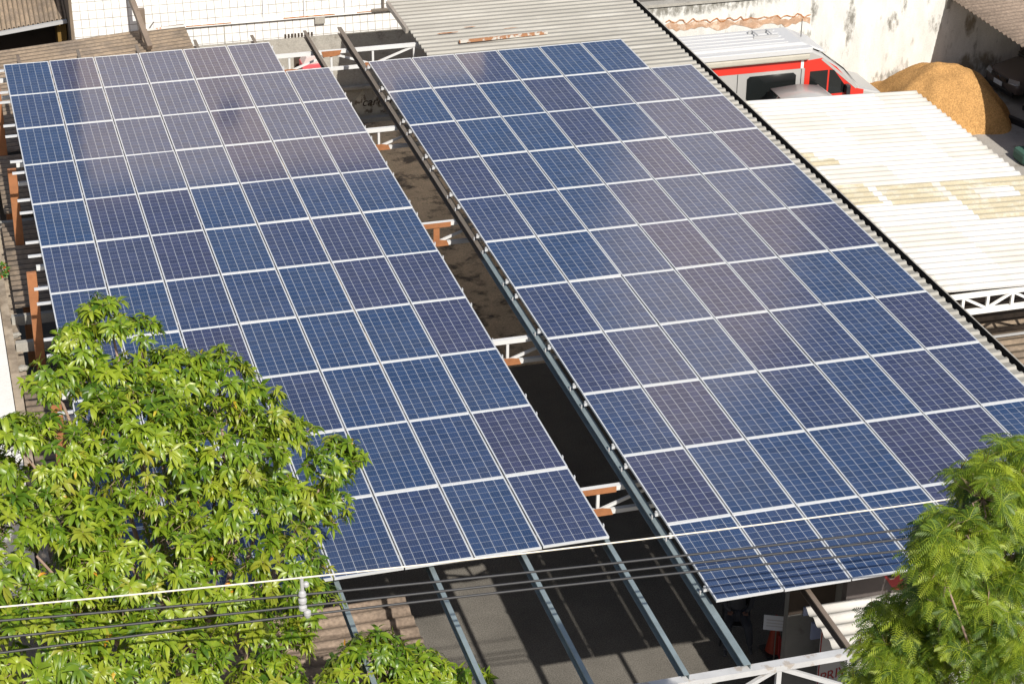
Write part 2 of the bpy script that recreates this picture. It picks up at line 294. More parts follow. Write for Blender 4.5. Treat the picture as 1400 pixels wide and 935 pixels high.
class MB:
    def __init__(s): s.v = []; s.f = []
    def add(s, vs, fs):
        n = len(s.v); s.v += [tuple(v) for v in vs]; s.f += [tuple(i + n for i in f) for f in fs]; return s
    def box(s, a, b):
        x0, y0, z0 = a; x1, y1, z1 = b
        return s.add([(x0, y0, z0), (x1, y0, z0), (x1, y1, z0), (x0, y1, z0), (x0, y0, z1), (x1, y0, z1), (x1, y1, z1), (x0, y1, z1)],
              [(0, 3, 2, 1), (4, 5, 6, 7), (0, 1, 5, 4), (1, 2, 6, 5), (2, 3, 7, 6), (3, 0, 4, 7)])
    def bar(s, p, q, wd, ht, up=(0, 0, 1)):
        p, q = Vector(p), Vector(q); d = (q - p).normalized(); up = Vector(up)
        sd = d.cross(up)
        if sd.length < 1e-4: sd = d.cross(Vector((0, 1, 0)))
        sd.normalize(); u = sd.cross(d)
        a = sd * wd / 2; b = u * ht / 2
        return s.add([p - a - b, p + a - b, p + a + b, p - a + b, q - a - b, q + a - b, q + a + b, q - a + b],
              [(0, 1, 2, 3), (7, 6, 5, 4), (0, 4, 5, 1), (1, 5, 6, 2), (2, 6, 7, 3), (3, 7, 4, 0)])
    def tube(s, pts, rad, seg=8):
        pts = [Vector(p) for p in pts]; n = len(pts); vs = []; fs = []
        for i, p in enumerate(pts):
            d = (pts[min(i + 1, n - 1)] - pts[max(i - 1, 0)]).normalized()
            a = d.cross(Vector((0, 0, 1)))
            if a.length < 1e-3: a = d.cross(Vector((0, 1, 0)))
            a.normalize(); b = a.cross(d); r = rad[i] if isinstance(rad, (list, tuple)) else rad
            for k in range(seg):
                t = 2 * math.pi * k / seg; vs.append(p + a * math.cos(t) * r + b * math.sin(t) * r)
        for i in range(n - 1):
            for k in range(seg):
                k2 = (k + 1) % seg; fs.append((i * seg + k, i * seg + k2, (i + 1) * seg + k2, (i + 1) * seg + k))
        fs.append(tuple(range(seg))[::-1]); fs.append(tuple((n - 1) * seg + k for k in range(seg)))
        return s.add(vs, fs)
    def prism(s, poly, y0, y1):    # polygon in XZ extruded along Y
        n = len(poly)
        vs = [(x, y0, z) for x, z in poly] + [(x, y1, z) for x, z in poly]
        fs = [tuple(range(n)), tuple(range(2 * n - 1, n - 1, -1))] + [(i, i + n, (i + 1) % n + n, (i + 1) % n) for i in range(n)]
        return s.add(vs, fs)
    def build(s, name, material, parent=None, smooth=False, bevel=0.0):
        me = bpy.data.meshes.new(name); me.from_pydata(s.v, [], s.f); me.validate(); me.update()
        bm = bmesh.new(); bm.from_mesh(me); bmesh.ops.recalc_face_normals(bm, faces=bm.faces); bm.to_mesh(me); bm.free()
        o = link(name, me, material, parent, smooth)
        if bevel > 0:
            md = o.modifiers.new('bevel', 'BEVEL'); md.width = bevel; md.segments = 2; md.limit_method = 'ANGLE'
        return o

def corrugated(name, x0, x1, y0, y1, zf, pitch, amp, material, parent=None, shape='wave', axis='x', thick=0.006, nx=4, seams=None, matfn=None, mats=(), groove=False):
    """ridges run along `axis`; zf(x,y) is the mean height"""
    prof = []
    a, b = (y0, y1) if axis == 'x' else (x0, x1)
    n = int(round((b - a) / pitch)); n = max(n, 1); per = (b - a) / n
    if shape == 'wave':
        K = 8
        for i in range(n * K + 1): prof.append((a + per * i / K, amp * 0.5 * math.cos(2 * math.pi * i / K)))
    else:
        for i in range(n):
            for t, h in ((0, .5), (0.26, .5), (0.38, -.5), (0.88, -.5)): prof.append((a + per * (i + t), amp * h))
        prof.append((b, amp * 0.5))
    c, d = (x0, x1) if axis == 'x' else (y0, y1)
    cs = [c + (d - c) * i / nx for i in range(nx + 1)]
    vs = []; fs = []
    jr = random.Random(hash(name) % 1000)
    for ci in cs:
        for s_, h in prof:
            x, y = (ci, s_) if axis == 'x' else (s_, ci)
            vs.append((x, y, zf(x, y) + h))
    m_ = len(prof)
    for i in range(nx):
        for j in range(m_ - 1): fs.append((i * m_ + j, (i + 1) * m_ + j, (i + 1) * m_ + j + 1, i * m_ + j + 1) if axis == 'x' else (i * m_ + j, i * m_ + j + 1, (i + 1) * m_ + j + 1, (i + 1) * m_ + j))
    me = bpy.data.meshes.new(name); me.from_pydata(vs, [], fs); me.update()
    o = link(name, me, material, parent, shape == 'wave')
    for mm in mats: me.materials.append(mm)
    if matfn:
        for p in me.polygons: p.material_index = matfn(p.center.x, p.center.y)
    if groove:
        me.materials.append(M_['groove'])  # valley faces coloured dark as painted corrugation shade
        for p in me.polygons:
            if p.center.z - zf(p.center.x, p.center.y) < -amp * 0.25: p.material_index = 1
    sm = o.modifiers.new('solid', 'SOLIDIFY'); sm.thickness = thick; sm.offset = -1
    return o

# ---------------------------------------------------------------- ground
def sheet(name, x0, x1, y0, y1, z, material, n=1):
    vs = [(x0 + (x1 - x0) * i / n, y0 + (y1 - y0) * j / n, z) for j in range(n + 1) for i in range(n + 1)]
    fs = [(j * (n + 1) + i, j * (n + 1) + i + 1, (j + 1) * (n + 1) + i + 1, (j + 1) * (n + 1) + i) for j in range(n) for i in range(n)]
    me = bpy.data.meshes.new(name); me.from_pydata(vs, [], fs); o = link(name, me, material); return tag(o, kind='structure')
sheet('ground', -400, 400, -400, 400, 0.0, M_['asphalt'])
sheet('yard_ground', 6.4, 16.2, -7.9, 6.95, 0.004, M_['dirt'])
sheet('concrete_floor', 16.2, 45, -22, 5.4, 0.006, M_['concrete'])

# ---------------------------------------------------------------- walls at the back
wl = empty('tiled_wall', (6.5, 7.0, 0), 'white tiled building wall with a thin ledge line, above the grey rendered band', 'wall')
wl_ = lambda mb: None
def child(mb, name, material, parent, **k):
    o = mb.build(name, material, parent, **k)
    off = Matrix.Translation(-parent.location)
    o.data.transform(Matrix.Rotation(-parent.rotation_euler.z, 4, 'Z') @ off); return o
mb = MB().box((2.1, 7.0, 2.56), (13.2, 12.5, 5.6))
child(mb, 'tile_face', M_['tile'], wl)
child(MB().box((2.02, 6.97, 2.2), (2.098, 12.5, 5.6)), 'side_face', M_['brown_plaster'], wl)
child(MB().box((4.95, 6.90, 3.115), (10.75, 6.998, 3.145)), 'ledge', M_['plaster_w'], wl)
child(MB().box((7.6, 6.89, 3.146), (9.0, 6.95, 3.16)).box((5.0, 6.89, 3.146), (6.2, 6.94, 3.158)).box((9.6, 6.89, 3.146), (10.4, 6.93, 3.158)), 'rust_streak', M_['rust'], wl)
for x in (7.08, 8.18, 9.29):
    child(MB().tube([(x, 6.94, 3.16), (x, 6.94, 4.4)], 0.022, 6), 'thin_post', M_['plaster_w'], wl)
child(MB().tube([(10.33, 6.92, 3.16), (10.33, 6.92, 4.4)], 0.03, 6).box((10.0, 6.86, 3.15), (10.72, 6.96, 3.2)), 'drain_pipe', M_['purlin'], wl)
child(MB().box((8.45, 6.9, 2.92), (8.72, 6.99, 3.1)), 'air_brick', M_['wall_grey'], wl)
child(MB().box((6.0, 6.985, 2.57), (6.03, 6.998, 3.1)), 'crack', M_['wall_grey'], wl)
cream = mat('sunlit_cream_facade', (0.68, 0.57, 0.49), .85, var=.12, scale=1.2)
child(MB().box((2.1, 7.0, 5.602), (10.6, 12.5, 11.3)), 'upper_storeys', cream, wl)
child(MB().box((10.602, 7.0, 5.602), (13.2, 12.5, 9.0)), 'lower_wing', cream, wl)
for wx, wz in ((5.75, 9.1), (11.5, 6.6)):
    child(MB().box((wx, 6.97, wz), (wx + .55, 7.05, wz + .6)), 'window', M_['black_glass'], wl)
vg = MB()
for i in range(9): vg.box((7.62 + i * 0.09, 6.975, 2.58), (7.67 + i * 0.09, 6.997, 2.68))
child(vg, 'vent_grille', M_['dark_wall'], wl)

wg = empty('lower_wall', (6.5, 7.0, 0), 'grey rendered lower wall with a dirty ledge, closing the gap between arrays', 'wall')
child(MB().box((2.0, 7.01, 0), (16.5, 12.4, 2.558)), 'render_face', M_['wall_grey'], wg)
child(MB().box((6.2, 6.84, 0.98), (13.5, 7.008, 1.05)).box((6.2, 6.8, 0.0), (13.5, 7.008, 0.12)), 'ledge', M_['wall_grey'], wg)
child(MB().box((7.85, 6.995, 1.7), (8.35, 7.008, 2.05)), 'dark_patch', M_['dark_wall'], wg)
# dark scrawl low on the wall
text_mesh('scrawl', 'carnero', 0.34, 0.3, M_['dark_wall'], wg, (9.68 - 6.5, -0.012, 0.42))
r3 = random.Random(8)
pk = [(9.45 + 0.0, .2), (10.75, .18), (10.8, .95)] + [(10.7 - i * .14, .93 - .1 * r3.random() - (.35 if i in (5, 6) else 0)) for i in range(8)] + [(9.5, .6)]
child(MB().prism(pk, 6.995, 7.003), 'peeling_paint', mat('peeling_pale_paint', (.50, .47, .40), .9, var=.3, scale=3, col2=(.16, .13, .10), thr=(.5, .56)), wg)

stains(M_['wall_white'], [(-2.2, 3.05, 5.5, .36, 1.0), (3.45, 2.2, .22, 1.1, 1.0), (2.3, 2.7, .2, .8, .95), (5.1, 2.6, .12, .6, .9), (4.75, 2.1, .28, .5, .95), (2.1, 1.9, .5, .3, .8), (6.1, 1.9, .4, .5, .75), (5.0, .4, 1.6, .5, .8), (0.4, 2.55, .3, .3, .8)], (.13, .12, .095), 4.5, .34, .56)
stains(M_['wall_white'], [(7.2, 1.85, .24, .6, 1.0), (7.6, .4, 1.3, .75, 1.0)], (.19, .155, .10), 2.0, .30, .50)
wr = empty('boundary_wall', (20, 5.4, 0), 'tall stained white boundary wall behind the van and the sand heap', 'wall')
child(MB().box((13.6, 5.4, 0), (50, 5.62, 3.12)), 'wall_face', M_['wall_white'], wr)
child(MB().box((13.6, 5.34, 3.122), (26.3, 5.68, 3.2)), 'coping', M_['wall_grey'], wr)
# stretch of fallen render showing orange mortar
bmv = []; top = []; bot = []
r0 = random.Random(3)
for i in range(41):
    x = 17.9 + i * (22.2 - 17.9) / 40; top.append((x, 2.62 + 0.05 * math.sin(i * .9) + r0.uniform(-.03, .03) - 0.16 * i / 40)); bot.append((x, 2.50 - 0.16 * i / 40 - 0.16 * abs(math.sin(i * 0.33)) * r0.uniform(.3, 1)))
child(MB().prism(top + bot[::-1], 5.388, 5.398), 'bare_mortar', M_['mortar'], wr)
sb = MB()
r1 = random.Random(5)
pts = [(17.9 + i * 0.1, 2.66 + 0.05 * math.sin(i * 2 * .9 / 1.0) - 0.16 * i / 43 + r1.uniform(-.03, .03)) for i in range(44)]
for (xa, za), (xb, zb) in zip(pts, pts[1:]): sb.bar((xa, 5.384, za), (xb, 5.384, zb), 0.012, 0.03)
child(sb, 'broken_edge', M_['rust'], wr)
child(MB().box((26.35, 5.33, 2.35), (26.47, 5.398, 2.75)), 'bracket', M_['wall_grey'], wr)

# tall dark opening and ridged roof top left
sh = empty('brown_shed', (0, 8, 0), 'shed with fine ridged brown roof, pale gutter and dark opening beside tiled wall', 'shed')
def zr(x, y): return 3.06 + 0.11 * x + (y - 8) * 0.30
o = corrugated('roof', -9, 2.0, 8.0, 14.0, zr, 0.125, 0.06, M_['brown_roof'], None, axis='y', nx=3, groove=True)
o.data.transform(Matrix.Translation((0, -8, 0))); o.parent = sh
child(MB().bar((-9, 7.95, 3.0 - 0.99), (2.0, 7.95, 3.0 + 0.22), 0.10, 0.09), 'gutter', M_['ceramic'], sh)
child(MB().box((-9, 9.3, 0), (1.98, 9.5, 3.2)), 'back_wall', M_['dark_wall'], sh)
child(MB().box((1.75, 8.3, 0), (1.99, 9.3, 3.1)), 'yellow_pier', mat('ochre_pier', (0.20, 0.12, 0.03), .9), sh)

# ---------------------------------------------------------------- low brown roofs under / left of the left array
def low(name, x0, x1, y0, y1, zf, label, m='brown_roof', pitch=0.25, amp=0.055, group=None, cat='roof', shape='wave', nx=6):
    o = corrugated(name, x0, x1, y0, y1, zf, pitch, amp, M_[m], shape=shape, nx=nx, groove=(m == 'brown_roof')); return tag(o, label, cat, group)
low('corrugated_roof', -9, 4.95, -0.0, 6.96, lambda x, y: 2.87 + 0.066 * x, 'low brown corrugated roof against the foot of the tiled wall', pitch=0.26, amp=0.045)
low('corrugated_roof', -0.42, 4.5, -3.5, -0.2, lambda x, y: 2.86, 'weathered brown corrugated roof beside the first two orange posts', group='low brown roofs beside the left array')
low('corrugated_roof', -0.52, 4.5, -8.15, -4.0, lambda x, y: 2.86, 'weathered brown corrugated roof between the dark gaps, near the red flowers', group='low brown roofs beside the left array')
low('corrugated_roof', -0.62, 4.5, -16.5, -11.0, lambda x, y: 2.86, 'weathered brown corrugated roof half hidden by the mango tree', group='low brown roofs beside the left array')
for i, y in enumerate((-3.72, -8.3, -9.45, -10.9)):
    tag(MB().box((-0.62, y - 0.06, 2.6), (4.5, y + 0.06, 2.80)).build('wall_plate', M_['wall_grey']), ['grey beam crossing the dark gap nearest the first posts', 'grey beam at the lower edge of the flowered roof', 'pale beam crossing behind the third orange post foot', 'grey beam just above the mango tree top'][i], 'beam')
g = tag(MB().box((-0.80, -20, 2.3), (-0.64, 6.9, 2.78)).box((-0.64, -20, 2.3), (-0.5, 6.9, 2.62)).build('parapet_wall', mat('dirty_cream_render', (0.42, 0.35, 0.27), .9, var=.3, scale=2, col2=(.25, .2, .15), bump=.3)), 'dirty cream parapet running along the left edge of the brown roofs', 'wall')
# rubble on the ledge
for i, (x, y) in enumerate(((-0.6, -8.9), (-0.56, -10.3))):
    bm = bmesh.new(); bmesh.ops.create_icosphere(bm, subdivisions=2, radius=0.09)
    for v in bm.verts: v.co = Vector((v.co.x * 1.3, v.co.y, v.co.z * .5)) + Vector([random.uniform(-.015, .015) for _ in range(3)])
    me = bpy.data.meshes.new('mortar_lump'); bm.to_mesh(me); bm.free(); o = link('mortar_lump', me, M_['wall_grey']); o.location = (x, y, 2.68)
    tag(o, ['small mortar lump on the parapet ledge level with the orange post', 'small mortar lump on the parapet ledge nearer the mango tree'][i], 'rubble')
nb = tag(MB().box((-8, -14.5, 0), (-0.82, -7.2, 2.95)).build('neighbour_building', mat('rough_white_roof_render', (0.78, 0.76, 0.72), .9, var=.08, bump=.5, bscale=20)), 'flat white rendered roof edge left of the parapet', 'building')

# ---------------------------------------------------------------- steel structure of the canopies
TY = [-0.1, -5.15, -10.2, -15.25, -20.3]
ordn = ['first', 'second', 'third', 'fourth', 'fifth', 'sixth', 'seventh', 'eighth', 'ninth', 'tenth', 'eleventh']
def truss(y, x0, x1, label, zt=4.66, zb=4.24, posts=True, group='roof trusses under the arrays', phase=1):
    t = empty('roof_truss', (x0, y, zb), label, 'truss', group)
    child(MB().box((x0, y - 0.045, zt - 0.04), (x1, y + 0.045, zt + 0.04)), 'top_chord', M_['white_steel'], t)
    child(MB().box((x0, y - 0.04, zb - 0.035), (x1, y + 0.04, zb + 0.035)), 'bottom_chord', M_['white_steel'], t)
    k = 0; x = x0 + (0.5 if abs(x0) > 0 else 0)
    xs = [6.5 + i - 20 for i in range(60)]
    xs = [v for v in xs if x0 + 0.05 < v < x1 - 0.05]
    for v in xs:
        node = int(round(v - 6.5))
        child(MB().box((v - 0.024, y - 0.024, zb + 0.036), (v + 0.024, y + 0.024, zt - 0.041)), 'web_post', M_['white_steel'], t)
        if (node + phase) % 2 == 1: a, b = (v, zb + 0.04), (v + 0.97, zt - 0.05)
        else: a, b = (v, zt - 0.05), (v + 0.97, zb + 0.04)
        if v + 1 < x1: child(MB().bar((a[0] + .03, y, a[1]), (b[0] - .0, y, b[1]), 0.04, 0.045), 'diagonal', M_['white_steel'], t)
    for v in xs:
        if 5.9 < v < 9 or v < .5:
            node = int(round(v - 6.5))
            z = zb if (node + phase) % 2 == 1 else zt
            sgn = 1 if z == zb else -1
            child(MB().prism([(v - 0.24, z - 0.04 * sgn), (v + 0.24, z - 0.04 * sgn), (v + 0.20, z + 0.07 * sgn), (v + .06, z + 0.1 * sgn), (v - 0.2, z + 0.1 * sgn)], y - 0.054, y - 0.047), 'gusset_plate', M_['orange'], t)
    return t
for i, y in enumerate(TY):
    lab = ['white truss with orange gussets in front of the grey wall at the top',
           'truss crossing the gap over bare brown ground, second from the wall',
           'truss crossing the gap halfway down, orange vertical at its node',
           'truss crossing the dark gap with flaking white and orange paint, fourth from the wall',
           'truss crossing the dark gap nearest the cables'][i]
    t = truss(y, -0.11, 15.3, lab, phase=0 if i else 1)
    if i in (2, 4):
        child(MB().box((7.05, y - 0.056, 4.60), (7.78, y - 0.048, 4.70)), 'painted_flange', M_['orange'], t)
    if i == 2: child(MB().box((7.44, y - 0.03, 4.3), (7.56, y - 0.026, 4.6)), 'painted_web', M_['orange'], t)
# posts on the left side
for i, y in enumerate(TY):
    p = MB().box((-0.30, y - 0.05, 0), (-0.12, y + 0.05, 4.58)).build('steel_post', M_['orange'], bevel=0.008)
    tag(p, ['orange steel post at the far end of the left array edge', 'orange steel post on the left array edge, second from far end', 'orange steel post on the left edge level with the red flowers',
            'orange steel post hidden behind the mango tree top', 'orange steel post low behind the mango crown'][i], 'post', 'orange posts along the left array')
for i, y in enumerate(TY + [-25.3]):
    p = MB().box((15.2, y - 0.06, 0), (15.32, y + 0.06, 4.58)).build('steel_post', M_['white_steel']); tag(p, 'white steel post under the right eave, %s from the wall' % ordn[i], 'post', 'posts under the right eave')
# gate truss
gt = empty('gate_truss', (3, -25.3, 4.2), 'white painted truss closing the canopy end beside the right tree', 'truss')
child(MB().box((-1, -25.37, 4.70), (9.52, -25.23, 4.79)), 'top_chord', M_['gate_white'], gt)
child(MB().box((-1, -25.35, 4.13), (9.50, -25.25, 4.21)), 'bottom_chord', M_['gate_white'], gt)
for x in (0.4, 1.4, 2.4, 3.4, 4.4, 5.4, 6.4, 7.4, 8.4, 9.42): child(MB().box((x - 0.035, -25.33, 4.211), (x + 0.035, -25.27, 4.699)), 'web_post', M_['gate_white'], gt)
for k, x in enumerate((0.4, 1.4, 2.4, 3.4, 4.4, 5.4, 6.4, 7.4, 8.4)):
    a, b = ((x + .04, 4.69), (x + 0.96, 4.22)) if k % 2 == 0 else ((x + .04, 4.22), (x + 0.96, 4.69))
    child(MB().bar((a[0], -25.3, a[1]), (b[0], -25.3, b[1]), 0.055, 0.06), 'diagonal', M_['gate_white'], gt)
tag(MB().box((9.36, -25.36, 0), (9.48, -25.24, 4.12)).build('gate_post', M_['white_steel']), 'white post carrying the end truss beside the right tree', 'post')

# purlins (C sections along Y)
def purlin(x, y0, y1, z, m, label, wdt=0.07, ht=0.13, name='purlin'):
    mb = MB(); h = ht / 2; t = 0.006
    mb.box((x - wdt / 2, y0, z + h - t), (x + wdt / 2, y1, z + h)).box((x - wdt / 2, y0, z - h), (x + wdt / 2, y1, z - h + t)).box((x + wdt / 2 - t, y0, z - h + t), (x + wdt / 2, y1, z + h - t))
    mb.box((x - wdt / 2, y0, z + h - .025), (x - wdt / 2 + t, y1, z + h - t))
    return tag(mb.build(name, m), label, 'purlin', 'long purlins under the panels')
PX = [0.38, 1.74, 3.09, 4.46, 5.81, 7.08]
for i, x in enumerate(PX):
    y1 = 0.95
    purlin(x, -25.33, y1, 4.79, M_['purlin'] if i else M_['purlin_brown'], 'long steel purlin under the left array, %s from its left edge' % ordn[i], ht=0.16)
purlin(7.93, -25.33, 0.98, 4.79, M_['purlin'], 'long steel purlin in the gap along the left edge of the right array', wdt=0.10, ht=0.16)
for i, x in enumerate((9.40, 10.75, 12.1, 13.45, 14.8)):
    purlin(x, -25.33 if i == 0 else -23.8, -19.5 if i else -17.5, 4.79, M_['purlin_brown'], 'brown purlin under the right array lower end, %s from the gap' % ordn[i + 1], ht=0.14)
# heavy beam upper left
tag(MB().bar((3.84, 5.2, 3.26), (3.57, 6.90, 4.24), 0.13, 0.15).build('steel_beam', M_['purlin_brown']), 'heavy grey brown beam leaning from the low roof up against the tiled wall', 'beam')
tag(MB().box((3.70, 6.2, 3.10), (3.88, 6.36, 3.95)).build('steel_stub_post', M_['purlin_brown']), 'short brown post standing on the low roof beside the heavy beam', 'post')
tag(MB().bar((3.95, 6.65, 3.24), (4.95, 6.65, 3.27), .03, .045).bar((3.95, 6.65, 3.26), (4.2, 6.8, 3.5), .02, .03).build('white_angle_bar', M_['white_steel']), 'white angle bar lying over the low brown roof by the tiled wall', 'bar')
tag(MB().box((3.35, 1.1, 3.12), (3.75, 1.9, 3.20)).build('rusty_sheet', M_['rust']), 'small rust coloured sheet on the low roof below the heavy beam', 'sheet')
# pink box behind the first truss
pb = empty('covered_box', (7.35, 6.2, 0), 'pink and pale covered box seen between the web posts of the top truss', 'box')
child(MB().box((7.88, 5.9, 1.98), (8.42, 6.4, 2.17)), 'body', M_['pink'], pb, bevel=0.02)
child(MB().prism([(7.9, 2.172), (8.4, 2.172), (8.38, 2.36), (8.0, 2.36)], 5.92, 6.38), 'lid', M_['pale_cover'], pb)
for lx in (7.9, 8.34):
    for ly in (5.92, 6.32): child(MB().box((lx, ly, 0), (lx + .06, ly + .06, 1.979)), 'leg', M_['wall_grey'], pb)

# ---------------------------------------------------------------- grey roof with black gutter
gr = corrugated('metal_roof', 9.55, 15.44, -20.5, 4.4, lambda x, y: 4.80, 0.265, 0.045, M_['grey_roof'], shape='trap', nx=5)
tag(gr, 'large grey trapezoidal metal roof carrying the right solar array', 'roof')
child_ = MB().box((9.47, 0.6, 4.70), (9.545, 2.7, 4.83)).build('edge_channel', M_['purlin_gap']); child_.parent = gr
rp = MB()
r2 = random.Random(11)
def patch(mb, cx, cy, lx, ly, z):
    n = 12; mb.add([(cx + lx * math.cos(2 * math.pi * k / n) * r2.uniform(.6, 1), cy + ly * math.sin(2 * math.pi * k / n) * r2.uniform(.6, 1), z) for k in range(n)] + [(cx, cy, z + .0)], [(k, (k + 1) % n, n) for k in range(n)])
for cx, cy, lx, ly in ((10.35, 0.05, 0.35, 0.05), (11.0, 0.33, 0.18, 0.03), (11.9, 0.0, 0.2, 0.03)): patch(rp, cx, cy, lx, ly, 4.8265)
rp = rp.build('rust_patch', M_['rust']); rp.parent = gr
tag(MB().bar((10.45, -0.72, 4.86), (12.65, -0.62, 4.86), 0.07, 0.06).build('loose_bar', mat('flaking_white_rusty_bar', (.55, .52, .46), .7, col2=(.36, .17, .08), scale=5, thr=(.48, .52))), 'flaking white and rusty bar lying loose on the grey roof', 'bar')
gu = empty('roof_gutter', (15.5, -8, 4.7), 'black gutter along the right eave of the grey metal roof', 'gutter')
child(MB().box((15.36, -20.6, 4.58), (15.62, 4.4, 4.60)).box((15.605, -20.6, 4.60), (15.62, 4.4, 4.77)).box((15.36, -20.6, 4.60), (15.375, 4.4, 4.72)), 'trough', M_['gutter'], gu)
child(MB().box((15.60, -20.6, 4.771), (15.628, 4.4, 4.777)), 'lip', M_['wall_grey'], gu)

# ---------------------------------------------------------------- white roof on the right with truss
def zw(x, y): return 4.60 - 0.037 * (x - 15.7)
def wm(x, y):
    if 15.7 < x < 16.45 and -9.35 < y < -8.5 and not (x > 16.1 and y > -8.9): return 1
    if 15.7 < x < 16.45 and -11.35 < y < -10.35: return 1
    if 16.55 < x < 17.85 and -11.45 < y < -10.45: return 1
    if x > 18.05 and -12.5 < y < -10.5 and not (18.6 < x < 19.5 and -11.5 < y < -10.9): return 1
    return 2 if (int((y + 30) / 1.03) * 7 + int(x / 1.45)) % 3 == 0 else 0
wr_ = corrugated('white_roof', 15.72, 20.0, -15.42, -5.45, zw, 0.245, 0.045, M_['white_roof'], nx=24, matfn=wm, mats=(M_['beige_sheet'], mat('older_white_sheet', (0.62, 0.58, 0.51), 0.75, var=.12, scale=2)))
tag(wr_, 'white painted corrugated roof with beige patched sheets, right of the gutter', 'roof')
for k, xx in enumerate((16.5, 17.95)):
    pass
tr = empty('eave_truss', (15.75, -15.36, 4.1), 'clean white truss under the lower edge of the white roof', 'truss')
child(MB().box((15.75, -15.40, 4.42), (21.5, -15.32, 4.50)), 'top_chord', M_['plaster_w'], tr)
child(MB().box((15.75, -15.41, 4.08), (21.5, -15.31, 4.16)), 'bottom_chord', M_['plaster_w'], tr)
for k in range(11):
    x = 16.17 + k * 0.505
    child(MB().box((x - .028, -15.385, 4.161), (x + .028, -15.335, 4.419)), 'web_post', M_['plaster_w'], tr)
    a_, b_ = (4.41, 4.17) if k % 2 == 0 else (4.17, 4.41)
    if x + .5 < 21.4: child(MB().bar((x + .03, -15.36, a_), (x + .475, -15.36, b_), .04, .045), 'diagonal', M_['plaster_w'], tr)
tag(MB().box((15.9, -5.6, 0), (16.0, -5.5, 4.4)).box((19.8, -5.6, 0), (19.9, -5.5, 4.35)).box((15.9, -5.6, 4.36), (19.9, -5.5, 4.42)).build('roof_frame', M_['white_steel']), 'far end frame carrying the white roof', 'frame')
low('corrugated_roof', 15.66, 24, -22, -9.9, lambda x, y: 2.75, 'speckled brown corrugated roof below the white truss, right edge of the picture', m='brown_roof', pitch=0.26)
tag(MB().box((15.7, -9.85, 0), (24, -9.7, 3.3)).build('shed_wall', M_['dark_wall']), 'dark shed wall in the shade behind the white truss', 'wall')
tag(MB().bar((16.6, -14.15, 2.82), (24, -14.15, 2.82), .05, .03).build('ridge_flashing', M_['ceramic']), 'thin pale flashing along the top of the speckled brown roof', 'flashing')

# brown roof top right over the cars
def zc(x, y): return 2.72 + 0.05 * (x - 26.4)
low('corrugated_roof', 26.38, 36, -18, 5.38, zc, 'pinkish brown corrugated carport roof over the dark car, top right corner', m='pink_roof', pitch=0.25, amp=0.05)
for y in (4.9, 0, -5): tag(MB().box((30, y - .05, 0), (30.1, y + .05, 2.7)).build('carport_post', M_['purlin_brown']), 'brown post under the carport roof', 'post', 'carport posts')

# ---------------------------------------------------------------- sand heap
def sand():
    n = 110; vs = []; fs = []
    cx, cy = 25.45, 3.3
    r = np.random.default_rng(4)
    ph = r.uniform(0, 6.28, (14,)); fr = r.uniform(-6, 6, (14, 2))
    for j in range(n + 1):
        for i in range(n + 1):
            x = cx - 2.9 + 5.8 * i / n; y = 0.9 + (5.39 - 0.9) * j / n
            xx = x - cx; xx = 0 if abs(xx) < .35 else xx - math.copysign(.35, xx); u = xx / 1.55; v = (y - cy) / (1.75 if y < cy else 2.4)
            ang = math.atan2(v, u)
            d = math.hypot(u, v) * (1 + 0.08 * math.sin(3 * ang + 1) + 0.04 * math.sin(7 * ang))
            h = 1.72 * max(0, 1 - d) ; h = 1.5 * (1 - math.exp(-h / 1.2) ) * 1.28 if h > 0 else 0
            h2 = 0.6 * max(0, 1 - math.hypot((x - 24.5) / 1.2, (y - 4.6) / 1.5)); h = (h ** 3 + h2 ** 3) ** (1 / 3)
            bmp = sum(math.sin(fr[k][0] * x * 1.4 + fr[k][1] * y * 1.4 + ph[k]) for k in range(14)) / 14
            if h > 0: h += 0.16 * bmp * min(1, h * 4) + r.uniform(-.012, .012)
            vs.append((x, y, max(h, 0) + (0.006 if h <= 0 else 0.008) - (0.03 if h <= 0 else 0)))
    for j in range(n):
        for i in range(n): fs.append((j * (n + 1) + i, j * (n + 1) + i + 1, (j + 1) * (n + 1) + i + 1, (j + 1) * (n + 1) + i))
    me = bpy.data.meshes.new('sand_heap'); me.from_pydata(vs, [], fs); return link('sand_heap', me, M_['sand'], smooth=True)
o = tag(sand(), 'heap of ochre building sand against the stained white wall', 'sand heap', kind='thing')
tag(MB().box((0, -.08, 0), (3.4, .08, .16)).build('timber_beam', M_['black'], bevel=.01), 'dark beam lying on the concrete beside the sand heap', 'beam'); bpy.data.objects['timber_beam'].location = (26.95, 2.72, 0.01); bpy.data.objects['timber_beam'].rotation_euler = (0, 0, R_(-72))
gtp = MB().box((0, 0, 0), (1.1, 0.7, 0.35)).build('folded_tarp', M_['green_tarp'], bevel=.1); gtp.location = (25.85, -0.75, 0.01); tag(gtp, 'dull green tarpaulin bundle on the concrete right of the white roof', 'tarpaulin')

